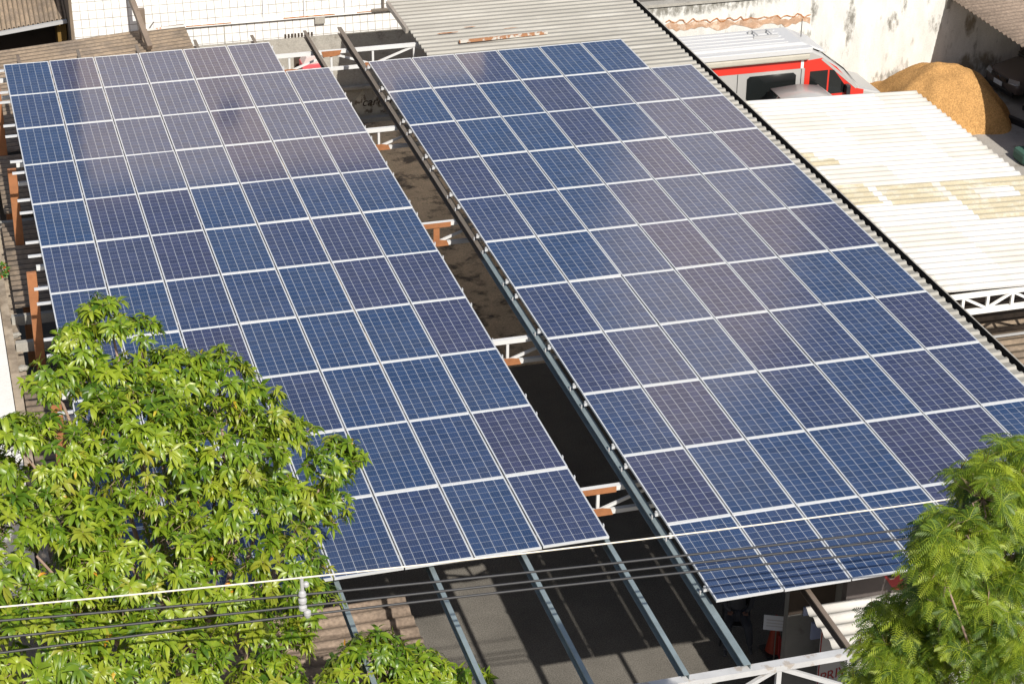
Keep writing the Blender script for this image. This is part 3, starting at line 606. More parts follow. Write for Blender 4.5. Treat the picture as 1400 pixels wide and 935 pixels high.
# ---------------------------------------------------------------- vehicles
def loft(sections, name, material, parent, sub=1):
    """sections: list of rings (same count)"""
    n = len(sections[0]); vs = [p for r in sections for p in r]; fs = []
    for i in range(len(sections) - 1):
        for k in range(n):
            k2 = (k + 1) % n; fs.append((i * n + k, i * n + k2, (i + 1) * n + k2, (i + 1) * n + k))
    fs.append(tuple(range(n))); fs.append(tuple((len(sections) - 1) * n + k for k in range(n))[::-1])
    o = MB().add(vs, fs).build(name, material, parent, smooth=True)
    if sub: md = o.modifiers.new('sub', 'SUBSURF'); md.levels = sub; md.render_levels = sub
    return o
def wheel(parent, x, y, r=0.33, wd=0.2):
    t = MB().tube([(x, y - wd / 2, r), (x, y + wd / 2, r)], r, 24).build('wheel', M_['tyre'], parent, smooth=False, bevel=0.02)
    MB().tube([(x, y - wd / 2 - .006, r), (x, y + wd / 2 + .006, r)], r * 0.6, 16).build('rim', M_['chrome'], t)
def make_car(loc, rz, paint, label, group):
    c = empty('parked_car', loc, label, 'car', group, rz)     # local: nose at x=0 pointing -X, body to +X
    def ring(x, hw, z0, zb, zt, rw):
        return [(x, -hw * .92, z0), (x, -hw, (z0 + zb) / 2), (x, -hw, zb), (x, -rw, zt), (x, -rw * .5, zt + .02), (x, rw * .5, zt + .02), (x, rw, zt), (x, hw, zb), (x, hw, (z0 + zb) / 2), (x, hw * .92, z0)]
    loft([ring(0.0, .70, .30, .45, .50, .62), ring(0.06, .78, .2, .55, .66, .68), ring(.3, .83, .18, .62, .76, .72), ring(.9, .84, .18, .72, .86, .72), ring(1.15, .84, .18, .8, .92, .72), ring(3.2, .84, .18, .84, .95, .74), ring(3.75, .82, .2, .84, .93, .7), ring(3.95, .76, .3, .7, .85, .65)], 'body', paint, c, 2)
    def cab(x, hw, zb, zt, rw): return [(x, -hw, zb), (x, -rw, zt), (x, rw, zt), (x, hw, zb)]
    loft([cab(1.05, .74, .88, .93, .70), cab(1.75, .76, .88, 1.38, .58), cab(2.3, .76, .88, 1.46, .57), cab(3.1, .76, .88, 1.42, .56), cab(3.7, .72, .86, .98, .62)], 'cabin', M_['black_glass'], c, 0)
    loft([cab(1.72, .60, 1.37, 1.40, .58), cab(2.3, .59, 1.455, 1.48, .57), cab(3.12, .58, 1.415, 1.44, .56)], 'roof', paint, c, 0)
    for s in (-1, 1):
        MB().add([(0.03, s * .72, .58), (.0, s * .42, .56), (.03, s * .42, .69), (.14, s * .74, .70), (.12, s * .79, .6)], [(0, 1, 2, 3, 4)]).build('headlight', M_['lens'], c)
        h = c.children[-1] if False else None
        MB().bar((1.1, s * .75, .95), (1.75, s * .60, 1.39), .05, .04).build('pillar', paint, c)
        MB().box((1.25, s * .86 - .08, .92), (1.4, s * .86 + .08, 1.05)).build('mirror', paint, c, bevel=.03)
    MB().box((-.035, -.38, .56), (.02, .38, .68)).build('grille', M_['black'], c, bevel=.01)
    for z in (.585, .62, .655): MB().box((-.042, -.37, z - .006), (-.03, .37, z + .006)).build('grille_bar', M_['chrome'], c)
    MB().tube([(-.052, 0, .62), (-.04, 0, .62)], .055, 16).build('badge', M_['chrome'], c)
    p = MB().box((-.06, -.2, .40), (-.045, .2, .53)).build('number_plate', M_['paper'], c)
    MB().box((-.04, -.7, .22), (.03, .7, .36)).build('air_intake', M_['black'], c, bevel=.02)
    for x in (.75, 3.15):
        for s in (-1, 1): wheel(c, x, s * .78, .3, .18)
    for ch in c.children:
        if ch.name.startswith('headlight'):
            sm = ch.modifiers.new('solid', 'SOLIDIFY'); sm.thickness = .03; sm.offset = 0
    return c
make_car((27.65, 4.15, 0.006), R_(6), M_['car_dark'], 'dark brown hatchback with its front towards the sand heap, under the carport', 'cars under the carport')
make_car((27.62, 1.85, 0.006), R_(4), M_['silver'], 'silver car just showing its front corner at the right edge', 'cars under the carport')
cr_ = make_car((22.9, 1.75, 0.006), R_(180), M_['silver'], 'silver car with only its rounded roof showing in front of the van', None); cr_.scale = (1, .92, 1.18)

def make_van():
    Y0, Y1 = 2.5, 4.05
    v = empty('camper_van', (19.5, 3.45, 0), 'silver and red camper van with white high roof and rolled awning', 'van')
    prof = [(15.3, .35), (15.2, 1.2), (15.3, 2.5), (15.5, 2.62), (20.95, 2.62), (21.35, 2.42), (22.0, 1.92), (22.45, 1.40), (23.1, 1.22), (23.35, .95), (23.42, .35)]
    o = child(MB().prism(prof, Y0, Y1), 'body', M_['silver'], v, bevel=0.07)
    # red band and red door, 4 mm proud
    child(MB().prism([(15.6, 2.10), (20.9, 2.10), (20.9, 2.36), (15.6, 2.36)], Y0 - .008, Y0 - .001), 'red_band', M_['red'], v)
    child(MB().prism([(20.83, .55), (20.83, 2.30), (21.3, 2.34), (21.75, 2.05), (22.35, 1.40), (22.6, 1.33), (22.6, .9), (22.3, .6)], Y0 - .010, Y0 - .001), 'cab_door', M_['red'], v)
    child(MB().prism([(20.98, 1.30), (20.98, 1.99), (21.5, 1.99), (21.5, 1.30)], Y0 - .018, Y0 - .011), 'door_window', M_['black_glass'], v, bevel=.004)
    child(MB().prism([(21.55, 1.30), (21.55, 1.99), (21.68, 1.97), (22.1, 1.42), (22.1, 1.30)], Y0 - .018, Y0 - .011), 'quarter_window', M_['black_glass'], v)
    child(MB().prism([(19.18, 1.38), (19.18, 1.93), (19.26, 2.0), (20.5, 2.0), (20.58, 1.93), (20.58, 1.38), (20.5, 1.30), (19.26, 1.30)], Y0 - .02, Y0 - .001), 'side_window', M_['black_glass'], v)
    child(MB().box((18.9, Y0 - .004, .5), (18.92, Y0 - .001, 2.09)).box((20.72, Y0 - .004, .5), (20.74, Y0 - .001, 2.09)), 'panel_seam', M_['black'], v)
    child(MB().box((20.70, Y0 - .016, 2.1), (20.78, Y0 - .009, 2.36)), 'marker_strip', M_['plaster_w'], v)
    # windscreen
    ws = [(21.40, 2.41), (22.0, 1.945), (22.44, 1.455)]
    child(MB().add([p for x, z in ws for p in ((x + .012, Y0 + .10, z + .012), (x + .012, Y1 - .10, z + .012))], [(0, 1, 3, 2), (2, 3, 5, 4)]), 'windscreen', M_['black_glass'], v)
    child(MB().box((20.9, Y0 - .024, 1.12), (21.05, Y0 - .011, 1.16)), 'door_handle', M_['black'], v)
    child(MB().prism([(21.28, 2.30), (21.34, 2.34), (22.44, 1.42), (22.36, 1.38)], Y0 - .016, Y0 - .011), 'pillar_trim', M_['silver'], v)
    # white high roof with low ribs, luff over the cab
    child(MB().prism([(15.4, 2.625), (15.5, 2.76), (20.75, 2.78), (21.5, 2.46), (21.3, 2.44), (20.95, 2.625)], Y0 + .12, Y1 - .12), 'high_roof', M_['van_white'], v, bevel=.05)
    for k in range(5): child(MB().box((16, Y0 + .25 + k * .24, 2.772), (20.4, Y0 + .29 + k * .24, 2.795)), 'roof_rib', M_['van_white'], v)
    child(MB().box((19.6, 3.2, 2.78), (20.3, 3.24, 2.85)).box((19.6, 3.6, 2.78), (20.3, 3.64, 2.85)).box((19.7, 3.2, 2.852), (19.74, 3.64, 2.87)).box((20.1, 3.2, 2.852), (20.14, 3.64, 2.87)), 'roof_rack', M_['ceramic'], v)
    child(MB().box((16.0, Y0 - .16, 2.56), (20.95, Y0 + .10, 2.72)), 'awning_case', M_['van_white'], v, bevel=.02)
    child(MB().box((16.0, Y0 - .15, 2.37), (20.9, Y0 + .02, 2.555)), 'awning_roll', M_['awning'], v, bevel=.05)
    child(MB().tube([(21.05, Y0 + .9, 2.6), (21.05, Y0 + .9, 3.15)], .012, 6), 'antenna', M_['black'], v)
    for s in (0, 1): child(MB().box((22.0, Y0 - .22 + s * 2.16, 1.28), (22.12, Y0 - .04 + s * 2.16, 1.56)), 'mirror', M_['black'], v, bevel=.02)
    child(MB().box((22.6, Y0 - .012, .8), (23.3, Y0 - .001, 1.0)), 'bumper_trim', M_['black'], v)
    for x in (16.6, 22.2):
        for y in (Y0 + .05, Y1 - .05):
            t = MB().tube([(x - 19.5, y - .1 - 3.45, .36), (x - 19.5, y + .1 - 3.45, .36)], .36, 24).build('wheel', M_['tyre'], v)
            MB().tube([(x - 19.5, y - .106 - 3.45, .36), (x - 19.5, y + .106 - 3.45, .36)], .2, 16).build('rim', M_['chrome'], t)
make_van()

# ---------------------------------------------------------------- solar arrays
PW, PL, PITU, PITV = 0.992, 1.985, 1.012, 2.01
def panel_meshes():
    f = MB(); e = 0.009; H = 0.035
    f.box((0, -PL, -H), (e, 0, 0)).box((PW - e, -PL, -H), (PW, 0, 0)).box((e, -e, -H), (PW - e, 0, 0)).box((e, -PL, -H), (PW - e, -PL + e, 0))
    me = bpy.data.meshes.new('frame'); me.from_pydata(f.v, [], f.f); me.materials.append(M_['alu'])
    g = MB().box((e, -PL + e, -0.010), (PW - e, -e, -0.004)); mg = bpy.data.meshes.new('cell_sheet'); mg.from_pydata(g.v, [], g.f); mg.materials.append(M_['cells'])
    return me, mg
mf, mg = panel_meshes()
def add_panel(x, y, z, label, group, rnd):
    p = bpy.data.objects.new('solar_panel', None); COL.objects.link(p); p.location = (x, y, z); p.empty_display_size = .1
    p.rotation_euler = (rnd.gauss(0, 0.0024), rnd.gauss(0, 0.0034), 0)
    tag(p, label, 'solar panel', group)
    for nm, me in (('frame', mf), ('cell_sheet', mg)):
        o = bpy.data.objects.new(nm, me); COL.objects.link(o); o.parent = p
rn = random.Random(21)
for arr, (ox, oy, oz) in (('left', (0.01, -0.0125, 5.0)), ('right', (7.989, -1.9637, 5.03))):
    for v in range(11):
        for u in range(7):
            if v == 0 and u == 6: continue
            row = 'bottom' if v == 10 else ('top' if v == 0 else ordn[v])
            lab = 'framed blue solar panel, %s array, %s row, %s panel from the left' % (arr, row, ordn[u])
            add_panel(ox + u * PITU + (0.0 if arr == 'left' else -0.0008 * v * 2), oy - v * PITV, oz, lab, 'solar panels of the %s array' % arr, rn)
# mounting rails
for arr, ox, oy, oz, x0, x1 in (('left', 0.01, -0.0125, 4.965, -0.25, 7.10), ('right', 7.989, -1.9637, 4.995, -0.07, 7.09)):
    for v in range(11):
        for k, dy in enumerate((-0.22, -1.62)):
            xr = x1 - (1.0 if v == 0 else 0)
            y = oy - v * PITV + dy
            a = ox + x0
            if arr == 'left': b = 7.10 if v else 6.1
            else: b = ox + xr
            rl = empty('mounting_rail', (a, y, oz - .03), 'white aluminium rail under the %s row of the %s array, %s of its pair' % ('top' if v == 0 else ('bottom' if v == 10 else ordn[v]), arr, ('farther', 'nearer')[k]), 'rail', 'mounting rails of the %s array' % arr)
            child(MB().box((a, y - .022, oz - .045), (b, y + .022, oz - .003)), 'extrusion', M_['alu'], rl)
            if arr == 'right':
                child(MB().tube([(a + .02, y, oz - .02), (a + .02, y, oz + .032)], .02, 8), 'end_clamp', M_['ceramic'], rl)
                child(MB().tube([(a - .04, y, oz - .09), (a - .04, y, oz - .03)], .014, 8), 'bolt', M_['ceramic'], rl)
            else:
                child(MB().box((b - .0, y - .022, oz - .04), (b + .014, y + .018, oz + .02)), 'end_clamp', M_['alu'], rl)

# ---------------------------------------------------------------- lower right corner: building, low roof, sign, person
bw = empty('rendered_building', (11, -20.6, 0), 'grey rendered building with dark openings under the right array end', 'building')
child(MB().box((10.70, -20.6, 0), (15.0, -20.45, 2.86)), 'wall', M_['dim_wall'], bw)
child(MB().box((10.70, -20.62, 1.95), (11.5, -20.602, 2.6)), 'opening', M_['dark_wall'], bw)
child(MB().box((10.95, -20.66, 1.92), (11.28, -20.625, 2.08)), 'blue_panel', M_['blue_board'], bw)
child(MB().box((11.12, -20.66, 1.42), (11.6, -20.61, 1.74)), 'blue_board', M_['blue_board'], bw)
child(MB().prism([(11.3, 1.38), (11.55, 1.40), (11.52, 1.12)], -20.62, -20.603), 'brown_panel', M_['brown_plaster'], bw)
mu = empty('mural_wall', (12.5, -21.65, 2.9), 'dark wall with dark red painted bars above the low white roof', 'wall')
child(MB().box((11.1, -21.78, 2.5), (15.3, -21.62, 4.55)), 'wall_face', M_['mural'], mu)
child(MB().prism([(11.5, 3.6), (11.75, 3.6), (12.15, 3.0), (11.9, 3.0)], -21.79, -21.782).prism([(12.3, 3.6), (12.75, 3.6), (13.1, 3.0), (12.65, 3.0)], -21.79, -21.782).box((12.1, -21.79, 2.94), (14.5, -21.782, 3.0)), 'painted_bars', M_['sign_red'], mu)
lw = corrugated('low_white_roof', 10.42, 15.5, -26.5, -21.80, lambda x, y: 2.93, 0.30, 0.07, M_['white_roof'], nx=4); tag(lw, 'low white wavy roof in the sun beside the right tree', 'roof')
ls = MB()
for k in range(5): ls.box((10.5 + 0.0, -22.1 - k * .3, 2.86), (10.63, -21.85 - k * .3, 2.90))
sg = empty('banner', (11.02, -21.2, 1.62), 'faded grey banner with dark red capitals behind the white truss', 'banner', rz=R_(12))
o = MB().box((0, -.01, -.95), (1.1, .01, .38)).build('sheet', M_['sign_grey'], sg)
MB().box((0.02, -.016, .33), (1.08, -.011, .36)).box((0.0, -.016, -.95), (0.02, -.011, .36)).build('border', M_['sign_red'], sg)
text_mesh('lettering', 'PRIVATI', .27, 0, M_['sign_red'], sg, (.04, -.014, -.66))

# seated person on plastic chair, deep in the shade
def skinned(name, verts, edges, radii, material, parent=None, root=0, lv=2):
    me = bpy.data.meshes.new(name); me.from_pydata(verts, edges, []); o = link(name, me, material, parent)
    md = o.modifiers.new('skin', 'SKIN'); md.use_smooth_shade = True
    for i, r in enumerate(radii):
        sv = me.skin_vertices[0].data[i]; sv.radius = (r, r) if isinstance(r, (int, float)) else r; sv.use_root = (i == root)
    s_ = o.modifiers.new('sub', 'SUBSURF'); s_.levels = lv; s_.render_levels = lv
    return o
pp = (10.75, -18.45)
pe = empty('person', (pp[0], pp[1], 0), 'person in dark clothes sitting on a dark chair in the shade under the right array', 'person', rz=R_(-20))
# local: faces -Y
V = [(0, .05, .52), (0, .07, .75), (0, .06, 1.0), (0, .05, 1.18), (0, .03, 1.27), (0, .0, 1.36), (0, -.01, 1.45),
     (-.10, .0, .5), (-.17, -.42, .52), (-.18, -.50, .28), (-.18, -.47, .08), (-.19, -.62, .04),
     (.10, .0, .5), (.19, -.42, .52), (.22, -.40, .28), (.24, -.36, .08), (.26, -.52, .04),
     (-.19, .05, 1.15), (-.27, .02, .92), (-.20, -.22, .80), (-.12, -.30, .76), (.19, .05, 1.15), (.27, .02, .92), (.22, -.22, .80), (.15, -.31, .76)]
Eg = [(0, 1), (1, 2), (2, 3), (3, 4), (4, 5), (5, 6), (0, 7), (7, 8), (8, 9), (9, 10), (10, 11), (0, 12), (12, 13), (13, 14), (14, 15), (15, 16), (3, 17), (17, 18), (18, 19), (19, 20), (3, 21), (21, 22), (22, 23), (23, 24)]
Rr = [.15, .14, .16, .13, .06, .085, .07, .10, .072, .055, .042, .035, .10, .072, .055, .042, .035, .06, .045, .036, .026, .06, .045, .036, .026]
skinned('body', V, Eg, Rr, M_['shirt'], pe)
for s in (-1, 1):     # five fingers each
    bx, by, bz = s * .135, -.315, .755
    for k in range(4): skinned('finger', [(bx + (k - 1.5) * .018, by + .02, bz), (bx + (k - 1.5) * .02, by - .03, bz + .002), (bx + (k - 1.5) * .021, by - .055 - .008 * (k in (1, 2)), bz - .02)], [(0, 1), (1, 2)], [.009, .008, .007], M_['skin'], pe, lv=1)
    skinned('thumb', [(bx - s * .02, by + .03, bz), (bx - s * .045, by + .0, bz), (bx - s * .05, by - .02, bz - .012)], [(0, 1), (1, 2)], [.010, .009, .008], M_['skin'], pe, lv=1)
skinned('face', [(0, -.045, 1.35), (0, -.055, 1.43), (0, -.105, 1.39)], [(0, 1), (1, 2)], [.06, .055, .014], M_['skin'], pe, lv=1)
skinned('hair', [(0, .03, 1.40), (0, .0, 1.49)], [(0, 1)], [.085, .075], M_['hair'], pe, lv=2)
skinned('trousers', [(0, .06, .50), (-.11, .0, .5), (-.17, -.42, .52), (-.18, -.49, .28), (-.18, -.47, .12), (.11, .0, .5), (.19, -.42, .52), (.22, -.40, .28), (.24, -.37, .12)],
        [(0, 1), (1, 2), (2, 3), (3, 4), (0, 5), (5, 6), (6, 7), (7, 8)], [.15, .11, .082, .066, .055, .11, .082, .066, .055], M_['cloth'], pe)
ch = empty('chair', (pp[0], pp[1], 0), 'dark chair with splayed legs under the seated person', 'chair', rz=R_(-20))
MB().box((-.25, -.25, .40), (.25, .24, .43)).build('seat', M_['black'], ch, bevel=.01)
MB().box((-.24, .24, .5), (.24, .27, .88)).build('backrest', M_['black'], ch, bevel=.02)
for sx in (-1, 1):
    for sy in (-1, 1): MB().tube([(sx * .22, sy * .21, .41), (sx * .27, sy * .26, 0)], .018, 8).build('leg', M_['black'], ch)
    MB().tube([(sx * .23, .25, .41), (sx * .23, .26, .55)], .015, 8).build('upright', M_['black'], ch)
# cone and sign stand
def lathe(prof, name, material, parent, seg=20):
    vs = []; fs = []
    for z, r in prof:
        for k in range(seg): vs.append((r * math.cos(2 * math.pi * k / seg), r * math.sin(2 * math.pi * k / seg), z))
    for i in range(len(prof) - 1):
        for k in range(seg): k2 = (k + 1) % seg; fs.append((i * seg + k, i * seg + k2, (i + 1) * seg + k2, (i + 1) * seg + k))
    fs.append(tuple(range(seg))[::-1]); fs.append(tuple((len(prof) - 1) * seg + k for k in range(seg)))
    return MB().add(vs, fs).build(name, material, parent, smooth=False)
cn = empty('traffic_cone', (11.25, -19.0, 0), 'orange red traffic cone behind the white paper sign', 'cone')
MB().box((-.2, -.2, 0), (.2, .2, .04)).build('base', M_['black'], cn, bevel=.01); lathe([(.04, .15), (.75, .03), (.76, .02)], 'body', M_['cone'], cn)
ss = empty('sign_stand', (11.1, -19.35, 0), 'small white paper sign on a thin pole beside the cone', 'sign', rz=R_(-25))
MB().tube([(0, 0, 0), (0, 0, .95)], .012, 6).build('pole', M_['purlin'], ss); MB().box((-.22, -.02, .72), (.22, -.013, 1.02)).build('paper', M_['paper'], ss)
MB().box((-.17, -.023, .92), (.17, -.021, .935)).box((-.17, -.023, .86), (.12, -.021, .872)).box((-.17, -.023, .80), (.15, -.021, .812)).build('faint_lines', M_['sign_grey'], ss)
MB().tube([(-.2, 0, .01), (.2, 0, .01)], .012, 6).tube([(0, -.2, .01), (0, .2, .01)], .012, 6).build('foot', M_['purlin'], ss)
rc = empty('red_chair', (11.25, -19.95, 0), 'dark red plastic chair beside the cone under the white truss', 'chair')
MB().box((-.24, -.24, .42), (.24, .24, .45)).build('seat', M_['sign_red'], rc, bevel=.01)
for z in (.55, .65, .75): MB().box((-.22, .22, z), (.22, .25, z + .05)).build('back_slat', M_['sign_red'], rc)
for sx in (-1, 1):
    MB().bar((sx * .23, .24, .45), (sx * .23, .26, .85), .03, .03).build('upright', M_['sign_red'], rc)
    for sy in (-1, 1): MB().bar((sx * .22, sy * .22, .42), (sx * .24, sy * .25, 0), .03, .03).build('leg', M_['sign_red'], rc)

# bottom centre brown roof
bs = empty('lean_to', (3, -21, 0), 'small brown corrugated lean-to roof beside the lower mango branch', 'shed')
o = corrugated('roof', 1.0, 4.52, -22.9, -20.0, lambda x, y: 3.02, 0.29, 0.06, M_['pink_roof'], nx=3); o.data.transform(Matrix.Translation((-3, 21, 0))); o.parent = bs
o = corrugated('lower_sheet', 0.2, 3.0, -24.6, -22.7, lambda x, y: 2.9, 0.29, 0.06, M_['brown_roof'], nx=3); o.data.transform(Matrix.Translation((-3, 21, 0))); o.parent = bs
child(MB().box((0.3, -20.3, 0), (0.4, -20.2, 2.95)).box((4.2, -20.3, 0), (4.3, -20.2, 2.97)).box((4.2, -22.7, 0), (4.3, -22.6, 2.97)).box((0.3, -22.7, 0), (0.4, -22.6, 2.87)), 'post', M_['purlin_brown'], bs)

# ---------------------------------------------------------------- overhead cables
def cable(pts, r, m, label, name='overhead_cable'):
    # smooth curve through measured heights (x, z) hung in the plane y
    xs = np.array([p[0] for p in pts]); zs = np.array([p[1] for p in pts]); c = np.polyfit(xs, zs, min(2, len(xs) - 1))
    X = np.linspace(-7, 13.0, 60); Zv = np.polyval(c, X)
    return tag(MB().tube([(x, -26.0, z) for x, z in zip(X, Zv)], r, 8).build(name, m, smooth=True), label, 'cable', 'overhead cables')
cable([(-1.46, 7.98), (1.93, 7.71), (5.72, 7.60), (7.76, 7.54), (9.95, 7.45)], 0.0105, M_['cable_w'], 'pale overhead cable, topmost of the four')
cable([(-1.48, 7.76), (1.4, 7.60), (4.48, 7.33), (7.79, 7.16), (9.78, 7.13)], 0.015, M_['cable_b'], 'black overhead cable just below the pale one')
cable([(-1.5, 7.53), (1.39, 7.44), (4.48, 7.19), (7.8, 7.02), (9.74, 6.99)], 0.015, M_['cable_b'], 'black overhead cable, middle of the three black ones')
cable([(-1.53, 7.31), (1.39, 7.34), (4.48, 7.07), (7.81, 6.85), (9.76, 6.83)], 0.015, M_['cable_b'], 'lowest black overhead cable')
sp = empty('cable_spacer', (1.93, -26.04, 7.3), 'grey white cable spacer clamp hanging from the pale cable before the mango tree', 'insulator')
MB().tube([(0, 0, .46), (0.01, 0, .05)], .022, 8).build('hanger', M_['ceramic'], sp)
lz = [(.02, .02), (.04, .05), (.08, .05), (.10, .025), (.14, .05), (.18, .05), (.2, .025), (.24, .05), (.28, .04), (.3, .02)]
lathe(lz, 'insulator_body', M_['ceramic'], sp)
lathe([(-.02, .02), (0, .035), (.03, .035), (.05, .02)], 'upper_clip', M_['ceramic'], sp).location = (.05, 0, .36)
lathe([(-.08, .03), (-.04, .045), (.0, .045), (.02, .02)], 'lower_clip', M_['ceramic'], sp).location = (.05, 0, .0)

# ---------------------------------------------------------------- foliage
def blades(name, P, D, U, Ln, Wd, bend, tone, material, parent=None, segs=3, fold=0.25):
    """many leaf blades as one crown mesh: P base, D direction, U up(normal), bend = droop per length"""
    n = len(P); S_ = segs
    prof = {3: [0.55, 1.0, 0.72, 0.0], 2: [0.6, 1.0, 0.0], 4: [0.3, 0.9, 1.0, 0.6, 0.0]}[S_]
    D = D / np.linalg.norm(D, axis=1, keepdims=True)
    Sd = np.cross(D, U); Sd /= np.linalg.norm(Sd, axis=1, keepdims=True) + 1e-9
    Nn = np.cross(Sd, D)
    co = np.zeros((n, (S_ + 1) * 3, 3)); 
    pos = P.copy(); dr = D.copy()
    for s in range(S_ + 1):
        w_ = (Wd * prof[s] * 0.5)[:, None]
        lift = Nn * w_ * fold
        co[:, s * 3 + 0] = pos - Sd * w_ + lift; co[:, s * 3 + 1] = pos; co[:, s * 3 + 2] = pos + Sd * w_ + lift
        pos = pos + dr * (Ln / S_)[:, None]
        dr = dr + np.array([0, 0, -1.0]) * (bend / S_)[:, None]; dr /= np.linalg.norm(dr, axis=1, keepdims=True)
    nv = (S_ + 1) * 3
    q = []
    for s in range(S_):
        a = s * 3
        q += [(a, a + 1, a + 4, a + 3), (a + 1, a + 2, a + 5, a + 4)]
    q = np.array(q)
    faces = (q[None] + (np.arange(n) * nv)[:, None, None]).reshape(-1, 4)
    me = bpy.data.meshes.new(name); me.vertices.add(n * nv); me.vertices.foreach_set('co', co.reshape(-1))
    me.loops.add(faces.size); me.loops.foreach_set('vertex_index', faces.reshape(-1).astype(np.int32))
    me.polygons.add(len(faces)); me.polygons.foreach_set('loop_start', np.arange(0, faces.size, 4, dtype=np.int32)); me.polygons.foreach_set('loop_total', np.full(len(faces), 4, np.int32))
    me.update(calc_edges=True)
    at = me.attributes.new('tone', 'FLOAT', 'FACE'); at.data.foreach_set('value', np.repeat(tone, S_ * 2).astype(np.float32))
    o = link(name, me, material, parent, smooth=False); return o
def norm(a): return a / (np.linalg.norm(a, axis=1, keepdims=True) + 1e-9)

def tips_on_lobes(lobes, dens, inner=0.35):
    T = []; Nn = []; C_ = []
    for x, y, z, r in lobes:
        k = max(4, int(dens * r * r))
        d = norm(rng.normal(size=(k, 3))); d[:, 2] = np.abs(d[:, 2]) * np.where(rng.random(k) < 0.8, 1, -1)
        rad = r * (1 - inner * rng.random(k) ** 1.5) * rng.uniform(0.88, 1.14, k)
        T.append(np.array([x, y, z]) + d * rad[:, None] * np.array([1, 1, 0.9])); Nn.append(d); C_.append(np.tile([x, y, z], (k, 1)))
    return np.concatenate(T), np.concatenate(Nn), np.concatenate(C_)

def mango_tree(lobes, base, label, trunk_r, dens=110, name='mango_tree'):
    root = empty(name, base, label, 'tree')
    B = np.array(base)
    T, Nn, C_ = tips_on_lobes(lobes, dens)
    fld = np.sin(T[:, 0] * 5.1 + 1.3 * np.sin(T[:, 2] * 3.7)) + np.sin(T[:, 2] * 6.3 + T[:, 1] * 2.2) + np.sin(T[:, 1] * 5.7 + T[:, 0] * 3.1 + 2)
    keep = fld < 1.4; T, Nn, C_ = T[keep], Nn[keep], C_[keep]
    Ax = norm(Nn * 0.8 + np.array([0, 0, 0.55]) + rng.normal(scale=.25, size=T.shape))
    P, D, U, Ln, Wd, Bd, Tn = [], [], [], [], [], [], []
    for i in range(len(T)):
        a = Ax[i]; k = rng.integers(9, 16)
        e1 = np.cross(a, [0, 0, 1.0]); e1 /= np.linalg.norm(e1) + 1e-6; e2 = np.cross(a, e1)
        yel = rng.random() < 0.05; young = rng.random() < 0.10
        ct = rng.uniform(.12, .72); sc = rng.uniform(0.6, 1.08)
        for j in range(k):
            t = j * 2.4 + rng.uniform(-.4, .4); el = rng.uniform(-0.15, 0.85) * (1 - .3 * j / k)
            d = (e1 * math.cos(t) + e2 * math.sin(t)) * math.cos(el) + a * math.sin(el)
            P.append(T[i] - a * 0.09 * rng.random() + d * 0.012 - B); D.append(d); U.append(a)
            Ln.append(rng.uniform(.13, .235) * sc); Wd.append(Ln[-1] * rng.uniform(.26, .34)); Bd.append(rng.uniform(.6, 3.4))
            tt = min(.84, ct + rng.uniform(-.22, .2))
            if young and not yel: tt = rng.uniform(.82, .9)
            if yel: tt = rng.uniform(.88, .945)
            elif rng.random() < 0.003: tt = rng.uniform(.96, 1.0)
            Tn.append(min(1, max(0, tt)))
    blades('crown', np.array(P), np.array(D), np.array(U), np.array(Ln), np.array(Wd), np.array(Bd), np.array(Tn), M_['mango'], root)
    # trunk with limbs to each lobe, twigs to the tips
    tr_ = MB(); top = np.array([np.mean([l[0] for l in lobes]), np.mean([l[1] for l in lobes]) - .2, np.min([l[2] for l in lobes]) - .6]) - B
    tr_.tube([(0, 0, 0), tuple(top * .5 + np.array([.1, 0, 0])), tuple(top)], [trunk_r, trunk_r * .8, trunk_r * .6], 10)
    tr_.build('trunk', M_['bark'], root, smooth=True)
    lm = MB()
    for x, y, z, r in lobes:
        c = np.array([x, y, z]) - B; midp = (top + c) * .5 + np.array([0, 0, -.15]) + rng.normal(scale=.12, size=3)
        lm.tube([tuple(top), tuple(midp), tuple(c)], [trunk_r * .32, trunk_r * .2, trunk_r * .1], 6)
    for i in range(len(T)):
        p = C_[i] - B; q = T[i] - B; mdl = (p + q) / 2 + rng.normal(scale=.04, size=3) + np.array([0, 0, -.03])
        lm.tube([tuple(p * .25 + q * .75), tuple(mdl * .5 + q * .5), tuple(q)], [.006, .005, .003], 4)
    lm.build('branches', M_['twig'], root, smooth=True)
    return root
MANGO = [(0.28, -22.3, 9.49, 0.36), (-0.11, -22.4, 9.26, 0.35), (-0.52, -22.8, 9.06, 0.36), (0.63, -22.3, 9.27, 0.26), (0.16, -22.5, 8.76, 0.52), (0.99, -22.4, 8.64, 0.42), (1.6, -22.3, 8.45, 0.46), (2.02, -22.2, 7.9, 0.46), (2.38, -22.2, 7.28, 0.48), (3.1, -22.0, 6.77, 0.43), (2.89, -22.2, 6.17, 0.42), (2.34, -22.5, 6.56, 0.46), (1.48, -22.8, 7.66, 0.78), (0.43, -23.3, 8.21, 0.85), (-0.75, -23.6, 8.25, 0.74), (-1.06, -23.8, 8.82, 0.33), (1.47, -23.2, 7.01, 0.64), (-0.97, -24.3, 7.47, 0.96), (0.16, -24.2, 7.21, 0.92), (1.13, -24.0, 6.47, 0.62), (2.13, -23.6, 6.31, 0.54), (2.46, -23.5, 5.56, 0.41), (-1.02, -25.2, 6.82, 0.82), (-0.09, -25.0, 6.39, 0.7), (0.71, -24.8, 5.99, 0.52), (1.53, -24.2, 5.86, 0.4), (2.02, -24.0, 5.4, 0.35), (1.72, -24.2, 4.96, 0.48)]
mango_tree(MANGO, (0.1, -24.9, 0), 'large mango tree with glossy leaves covering the lower left of the left array', .16, 335)
